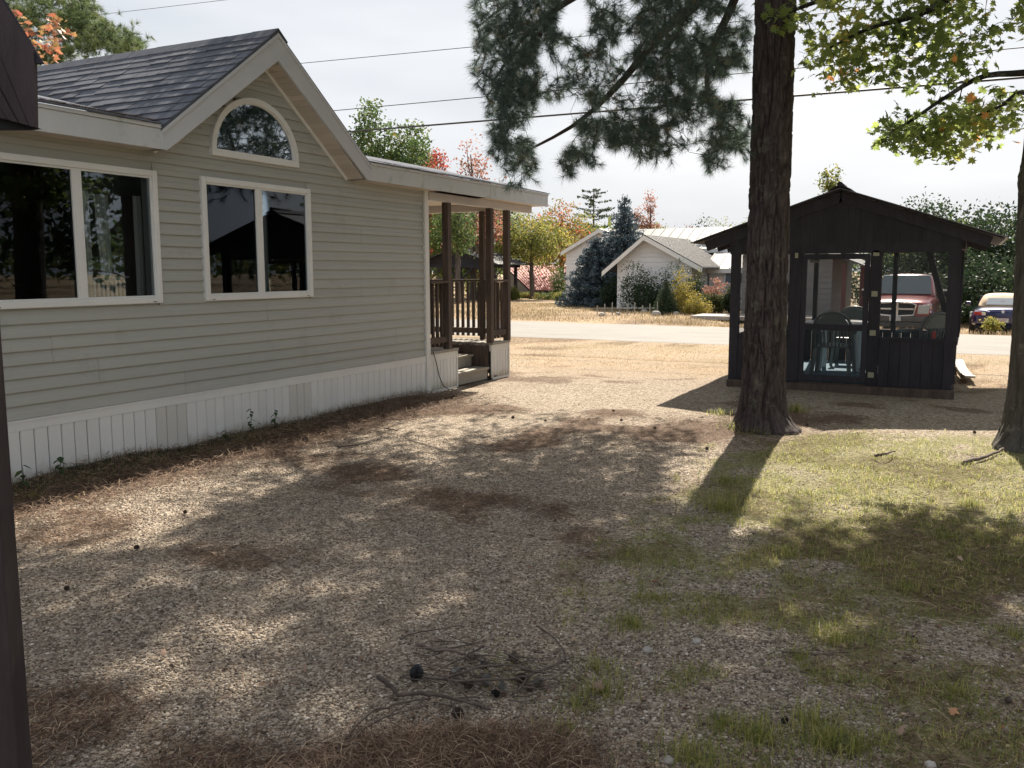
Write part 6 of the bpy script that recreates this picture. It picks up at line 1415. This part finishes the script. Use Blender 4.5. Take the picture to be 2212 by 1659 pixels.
# dry grass in the far yard and verge
x = rs.uniform(-16, 3.0, 60000); y = rs.uniform(12.2, 19.8, 60000); k = keepmask(x, y, 2, -.3) & visible(x, y) & ~((x > GXL) & (x < GXR) & (y < G1)) & ~((x < -6.2) & (y < 13.6)); x, y = x[k], y[k]; blades('dry_grass', x, y, rs.uniform(.012, .045, len(x)), .006, M['drygrass'], 1.2)
x = rs.uniform(-34, 3.0, 90000); y = rs.uniform(26.2, 42, 90000); k = visible(x, y) & (y > 26.3-.068*x) & (rs.rand(len(x)) < .25+.75*sstep(.35, .6, tnoise(x*.3, y*.3))); x, y = x[k], y[k]; blades('dry_grass', x, y, rs.uniform(.04, .16, len(x))*(.6+.8*tnoise(x, y)), .014, M['drygrass'], .7)

# ------------------------------------------------------------------ weeds by the skirting
def weed(label, px_, py_, top, nl, seed):
    p = pX(px_, py_, WX+.12); rs_ = np.random.RandomState(seed); z0 = gz(p[0], p[1]); h = pX(px_, top, WX+.12)[2]-z0; t = thing('weed', label, 'weed', (p[0], p[1], z0), 'weeds along the white skirting')
    st = [(p[0], p[1], z0-.01), (p[0]+.01, p[1]+.01, z0+h*.5), (p[0]+.03, p[1]-.01, z0+h)]; MB().tube(st, [.004, .003, .002], 5).build('stem', M['lgreen'], t)
    for i in range(nl):
        f = .3+.7*i/max(1, nl-1); a = i*2.4; L_ = rs_.uniform(.05, .085); b0 = np.array((p[0]+.02*f, p[1], z0+h*f)); d = np.array((math.cos(a)*.8, math.sin(a)*.8, -.35)); q = np.cross(d, (0, 0, 1)); q /= np.linalg.norm(q)
        P = [b0, b0+d*L_*.35+q*L_*.33, b0+d*L_*.75+q*L_*.2+(0, 0, -.006), b0+d*L_*1.05+(0, 0, -.015), b0+d*L_*.75-q*L_*.2+(0, 0, -.006), b0+d*L_*.35-q*L_*.33]
        o_ = MB().add(P, [(0, 1, 2, 3), (0, 3, 4, 5)]).build('leaf', M['lyel'] if i == nl//2 else M['lgreen'], t)
weed('tallest weed against the skirting, with drooping heart-shaped leaves', 540, 925, 882, 8, 1)
weed('weed with a tuft of small leaves just left of the second skirting vent', 592, 912, 885, 7, 2)
weed('weed near the left end of the skirting with one yellowing leaf', 128, 1020, 985, 6, 3)
weed('smallest weed at the far left end of the skirting', 47, 1040, 1003, 4, 4)
weed('low weed to the left of the tallest one', 485, 945, 928, 5, 5)
# ------------------------------------------------------------------ sticks, cones, leaves
M['stick'] = surf('dead_stick', (.05, .037, .031), (.14, .108, .09), 14, (1, 1, 1), .9, .5, .004, 70, .3)
def gp(px_, py_, dz=0): p = pg(px_, py_); return np.array((p[0], p[1], gz(p[0], p[1])+dz))
def stick(label, P, r, group='dead sticks in the pile', dz=None):
    Q = []; 
    for i, (a, b, hgt) in enumerate(P):
        q = pg(a, b, hgt); Q.append(np.array((q[0], q[1], max(hgt, gz(q[0], q[1])+r*.7))))
    L_ = limb(Q, r, r*.45, 4*len(Q)); o_ = MB().tube([p+rs.normal(size=3)*r*.25 for p, rr in L_], [rr for p, rr in L_], 7).build('stick', M['stick'], None, smooth=True); return tag(o_, label, 'stick', group)
SK = [('thick upper stick with a snapped left end in the stick pile', [(902, 1393, .02), (940, 1402, .03), (985, 1408, .035), (1030, 1424, .02), (1058, 1430, .012)], .010),
('thin curved twig lying apart above the stick pile', [(865, 1381, .006), (885, 1370, .01), (930, 1362, .012), (1000, 1350, .006)], .005),
('straight twig at the top right of the stick pile', [(905, 1400, .03), (985, 1398, .03), (1070, 1378, .012)], .004),
('forked stick rising from the upper stick to the lower left', [(1045, 1395, .045), (1000, 1420, .035), (960, 1440, .02), (930, 1462, .012)], .006),
('thick lower stick with pale broken left end', [(818, 1462, .02), (840, 1478, .025), (862, 1500, .02), (900, 1498, .03), (960, 1504, .025), (1020, 1520, .015), (1060, 1532, .01)], .011),
('long thin branch crossing the middle of the pile to the right', [(915, 1462, .03), (985, 1470, .04), (1060, 1468, .045), (1130, 1462, .03), (1190, 1440, .015), (1240, 1418, .01)], .007),
('long branch arching across the right of the pile', [(960, 1465, .05), (1040, 1440, .05), (1110, 1438, .04), (1160, 1450, .03), (1215, 1432, .012)], .006),
('curved pale twig at the right end of the pile', [(1160, 1352, .008), (1190, 1372, .02), (1215, 1400, .02), (1222, 1432, .008)], .0055),
('long curved stick running down the left side of the needle heap', [(732, 1625, .006), (752, 1590, .012), (790, 1545, .015), (850, 1522, .015), (930, 1508, .012)], .008),
('second long stick parallel to the curved one on the left', [(745, 1612, .01), (800, 1565, .015), (860, 1540, .02), (925, 1525, .012)], .006),
('short twig standing out of the pile near the black cone', [(1005, 1440, .05), (1020, 1460, .03), (1042, 1478, .01)], .004),
('thin twig lying diagonally across the pile', [(955, 1450, .06), (980, 1480, .05), (1010, 1505, .02), (1040, 1520, .008)], .003),
('thin bent twig at the left above the pile', [(868, 1462, .01), (920, 1448, .02), (962, 1440, .02)], .0035),
('twig lying over the brown needles below the pile', [(1010, 1590, .03), (1050, 1570, .035), (1100, 1545, .02)], .004),
('short grey twig hanging below the lower stick', [(975, 1515, .03), (985, 1545, .02), (1000, 1570, .01)], .004),
('twig between the cones on the right of the pile', [(1120, 1490, .01), (1135, 1470, .03), (1160, 1450, .03)], .0045),
('bent twig to the right of the striped cone', [(1178, 1494, .006), (1190, 1478, .02), (1230, 1472, .008)], .004),
('dark twig behind the pile on the right', [(1090, 1410, .01), (1120, 1425, .03), (1150, 1455, .02)], .005),
('short stub at the lower right edge of the needle heap', [(1060, 1620, .02), (1110, 1622, .025), (1140, 1618, .01)], .008),
('twig at the back of the pile', [(940, 1385, .01), (1000, 1388, .03), (1050, 1400, .02)], .0035),
('thin twig curling up at the right side of the pile', [(1170, 1470, .02), (1200, 1462, .03), (1235, 1440, .02), (1258, 1425, .01)], .0035)]
for lab, P, r in SK: stick(lab, P, r*.92)
_tw = MB()
for i in range(70):
    c = np.array((rs.normal(1035, 85), rs.normal(1462, 33))); a = rs.normal()*.5; L_ = rs.uniform(25, 85); d = np.array((math.cos(a), math.sin(a)*.5)); e_ = rs.uniform(-8, 8)
    _tw.tube([pg(*(c-d*L_/2), .008), pg(c[0], c[1]+e_, rs.uniform(.01, .05)), pg(*(c+d*L_/2), rs.uniform(.006, .03))], [rs.uniform(.0015, .0035)]*2+[.0012], 5)
tag(_tw.build('twig_litter', M['stick'], None, smooth=True), kind='stuff')
for lab, P, r in (('dark stick lying in the grass right of centre foreground', [(1690, 1408, .01), (1760, 1412, .012), (1835, 1408, .008)], .006), ('fallen branch in the sunlit grass right of the pine trunk', [(1890, 985, .02), (1910, 980, .06), (1935, 975, .03)], .014), ('stick beside the maple roots', [(2080, 1000, .01), (2130, 985, .03), (2165, 970, .02)], .02), ('stick in the sunlit needles near the house skirting', [(730, 965, .01), (760, 962, .012), (800, 955, .008)], .01), ('thin stick on the gravel in front of the porch', [(830, 925, .01), (860, 930, .012)], .009), ('long twig on the gravel at the far left of the house wall', [(1950, 1420, .01), (1985, 1428, .01)], .006)): stick(lab, P, r, group='loose sticks in the yard')
CG = 'pine cones on the ground'; conep = cone_bm(.046, .017).build('pine_cone', M['cone']); cmesh2 = conep.data; bpy.data.objects.remove(conep)
M['cone2'] = surf('grey_cone_scales', (.10, .10, .095), (.30, .29, .27), 80, rough=.9, bmp=.5); cmesh3 = cmesh2.copy(); cmesh3.materials.clear(); cmesh3.materials.append(M['cone2'])
blk = plain('charred_cone', (.015, .016, .02), .7)
cones = [(900, 1462, 1.6, 1, 'tall black cone standing at the left of the stick pile'), (1110, 1425, 1.2, 0, 'dark cone at the back right of the stick pile'), (985, 1455, 1.1, 2, 'pale cone under the crossing twigs in the middle of the pile'), (1050, 1475, 1.25, 2, 'silvery scaled cone in the centre of the pile'), (1012, 1482, 1.1, 0, 'dark cone left of the silvery one'), (1085, 1485, .9, 2, 'small grey striped cone below the long branch'), (1070, 1500, .9, 1, 'charred cone tucked under the lower stick'), (1125, 1470, 1.1, 0, 'brown cone right of the middle of the pile'), (1165, 1478, 1.2, 2, 'striped grey cone at the right end of the pile'), (1045, 1440, .9, 1, 'small dark cone behind the forked stick'), (988, 1545, 1.1, 0, 'round brown cone on the needles below the pile'), (1068, 1625, 1.0, 2, 'pale cone at the bottom of the needle heap'), (1145, 1488, .8, 0, 'small tan cone below the striped grey cone'), (1695, 1558, .9, 1, 'dark cone in the grass at the bottom right of centre'), (295, 1187, 1.0, 0, 'dark cone alone on the gravel at the left'), (400, 1108, .9, 0, 'small cone on the gravel left of centre'), (145, 1278, .9, 0, 'cone on the gravel near the left edge'), (660, 955, 2.0, 0, 'large clump-like cone in the needles by the skirting'), (1108, 906, 1.2, 0, 'cone on the sunny gravel left of the pine'), (1178, 912, .9, 0, 'small cone in the sun beside the shadow edge'), (1325, 888, 1.1, 0, 'cone on the sunny gravel nearest the pine trunk'), (1342, 910, 1.0, 0, 'cone just below the one nearest the pine trunk'), (1415, 925, .9, 0, 'cone in the shade left of the pine roots'), (1527, 972, 1.1, 0, 'cone beside the pine shadow'), (1743, 918, 1.1, 0, 'cone right of the pine roots'), (2105, 935, 1.1, 0, 'cone on the dark gravel near the maple'), (2178, 1520, .9, 0, 'dark cone at the lower right edge')]
for px_, py_, sc_, ty, lab in cones:
    o_ = bpy.data.objects.new('pine_cone', [cmesh2, cmesh2, cmesh3][ty]); COL.objects.link(o_)
    if ty == 1:
        me = cmesh2.copy(); me.materials.clear(); me.materials.append(blk); o_.data = me
    p = gp(px_, py_, .022*sc_); o_.location = p; o_.scale = (sc_*(.9 if 890 < px_ < 1260 and py_ > 1400 else .72),)*3; o_.rotation_euler = (rs.uniform(1.2, 1.9) if 'standing' not in lab else .2, 0, rs.uniform(0, 6.28)); tag(o_, lab, 'pine cone', CG)
M['dryleaf'] = leafmat('dry_leaf', [(0, (.30, .20, .14)), (.5, (.42, .30, .24)), (.8, (.5, .22, .08)), (1, (.42, .36, .16))], .2, .7)
LV = [(1140, 1226, .4, 'pinkish dry leaf alone on the gravel in the centre'), (1165, 1258, 1, 'yellow leaf just below the pinkish one'), (1742, 1210, .3, 'pale curled leaf in the shaded grass'), (2168, 1580, .8, 'orange leaf at the lower right'), (1290, 1500, .3, 'pale leaf at the left edge of the grass'), (1058, 1558, .1, 'pale chip on the needle heap'), (1245, 1485, .3, 'tan leaf right of the stick pile'), (1215, 1590, .3, 'pink leaf below right of the stick pile'), (1180, 1485, .3, 'curled leaf beside the striped cone'), (885, 1545, .2, 'tan leaf under the left sticks'), (630, 1485, .3, 'pale leaf on the gravel left of the pile'), (655, 1440, .3, 'tan leaf on the gravel left of centre'), (1120, 1608, .2, 'tan leaf on the lower needle heap'), (2075, 1215, .3, 'pale leaf by the right tufts'), (1420, 1258, .6, 'rust leaf in the shaded grass left'), (2050, 1545, .7, 'rust leaf in the lower right grass'), (1935, 1590, .2, 'pale leaf near the bottom right'), (360, 1420, .3, 'pale leaf in the lower left sun patch'), (165, 1075, 1, 'pale yellow leaf by the skirting weeds'), (2130, 1190, .6, 'brown leaf on the river gravel'), (1095, 1490+130, .3, 'pale leaf low in the needle heap'), (1640, 1290, .2, 'pale leaf in mid grass')]
for px_, py_, c, lab in LV:
    me = maple_mesh('fallen_leaf', np.zeros((1, 3)), np.array([rs.uniform(.035, .055)]), rs, np.array([c]), np.zeros(3)); o_ = link('fallen_leaf', me, M['dryleaf']); o_.location = gp(px_, py_, .03); tag(o_, lab, 'leaf', 'fallen leaves')
for i, (px_, py_, r_, lab) in enumerate(((1398, 1400, .022, 'white stone in the lower grass'), (1220, 1497, .012, 'small lilac white stone right of the stick pile'), (1505, 1380, .02, 'pale stone between the grass tufts'), (1040, 1648, .018, 'white stone at the bottom of the needle heap'), (1445, 1640, .02, 'white stone at the bottom centre'), (2010, 1650, .02, 'cream stone at the lower right'))):
    p = pg(px_, py_); rock(lab, p[0], p[1], r_, seed=300+i, name='stone', cat='stone')
# leaf crumbs and chips all over the yard
x, y = scatter(9000, 14, 1.7, .8); k = rs.rand(len(x)) < .35+.5*masks(x, y)[0]; x, y = x[k], y[k]; n = len(x)
o_ = link('leaf_litter', leaves_mesh('leaf_litter', np.stack([x, y, gh(x, y)+.010], 1), rs.uniform(.008, .03, n)*np.where(rs.rand(n) < .08, 1.7, 1), rs, rs.rand(n)**1.2, np.array((0, 0, 2.2)), asp=.55, fold=.5), M['straw']); tag(o_, kind='stuff')
# ground clutter on the roof corner
n = 2600; y = rs.uniform(4.2, GY-HALF+.03, n); u = np.abs(rs.normal(size=n))*.10; x = FX-.02-u*sstep(4, 5.6, y)-rs.rand(n)*.06; z = roofz(x)+.02
P = np.stack([x, y, z], 1); a = rs.uniform(0, 6.28, n); d = np.stack([np.cos(a), np.sin(a), rs.uniform(-.1, .25, n)], 1)*rs.uniform(.02, .07, n)[:, None]; s_ = np.stack([-np.sin(a), np.cos(a), 0*a], 1)*.0018
V = np.stack([P-s_, P+s_, P+d], 1).reshape(-1, 3); F = np.arange(3*n).reshape(-1, 3); tag(link('roof_litter', np_mesh('roof_litter', V, F, 3, rs.rand(n)), M['straw']), kind='stuff')
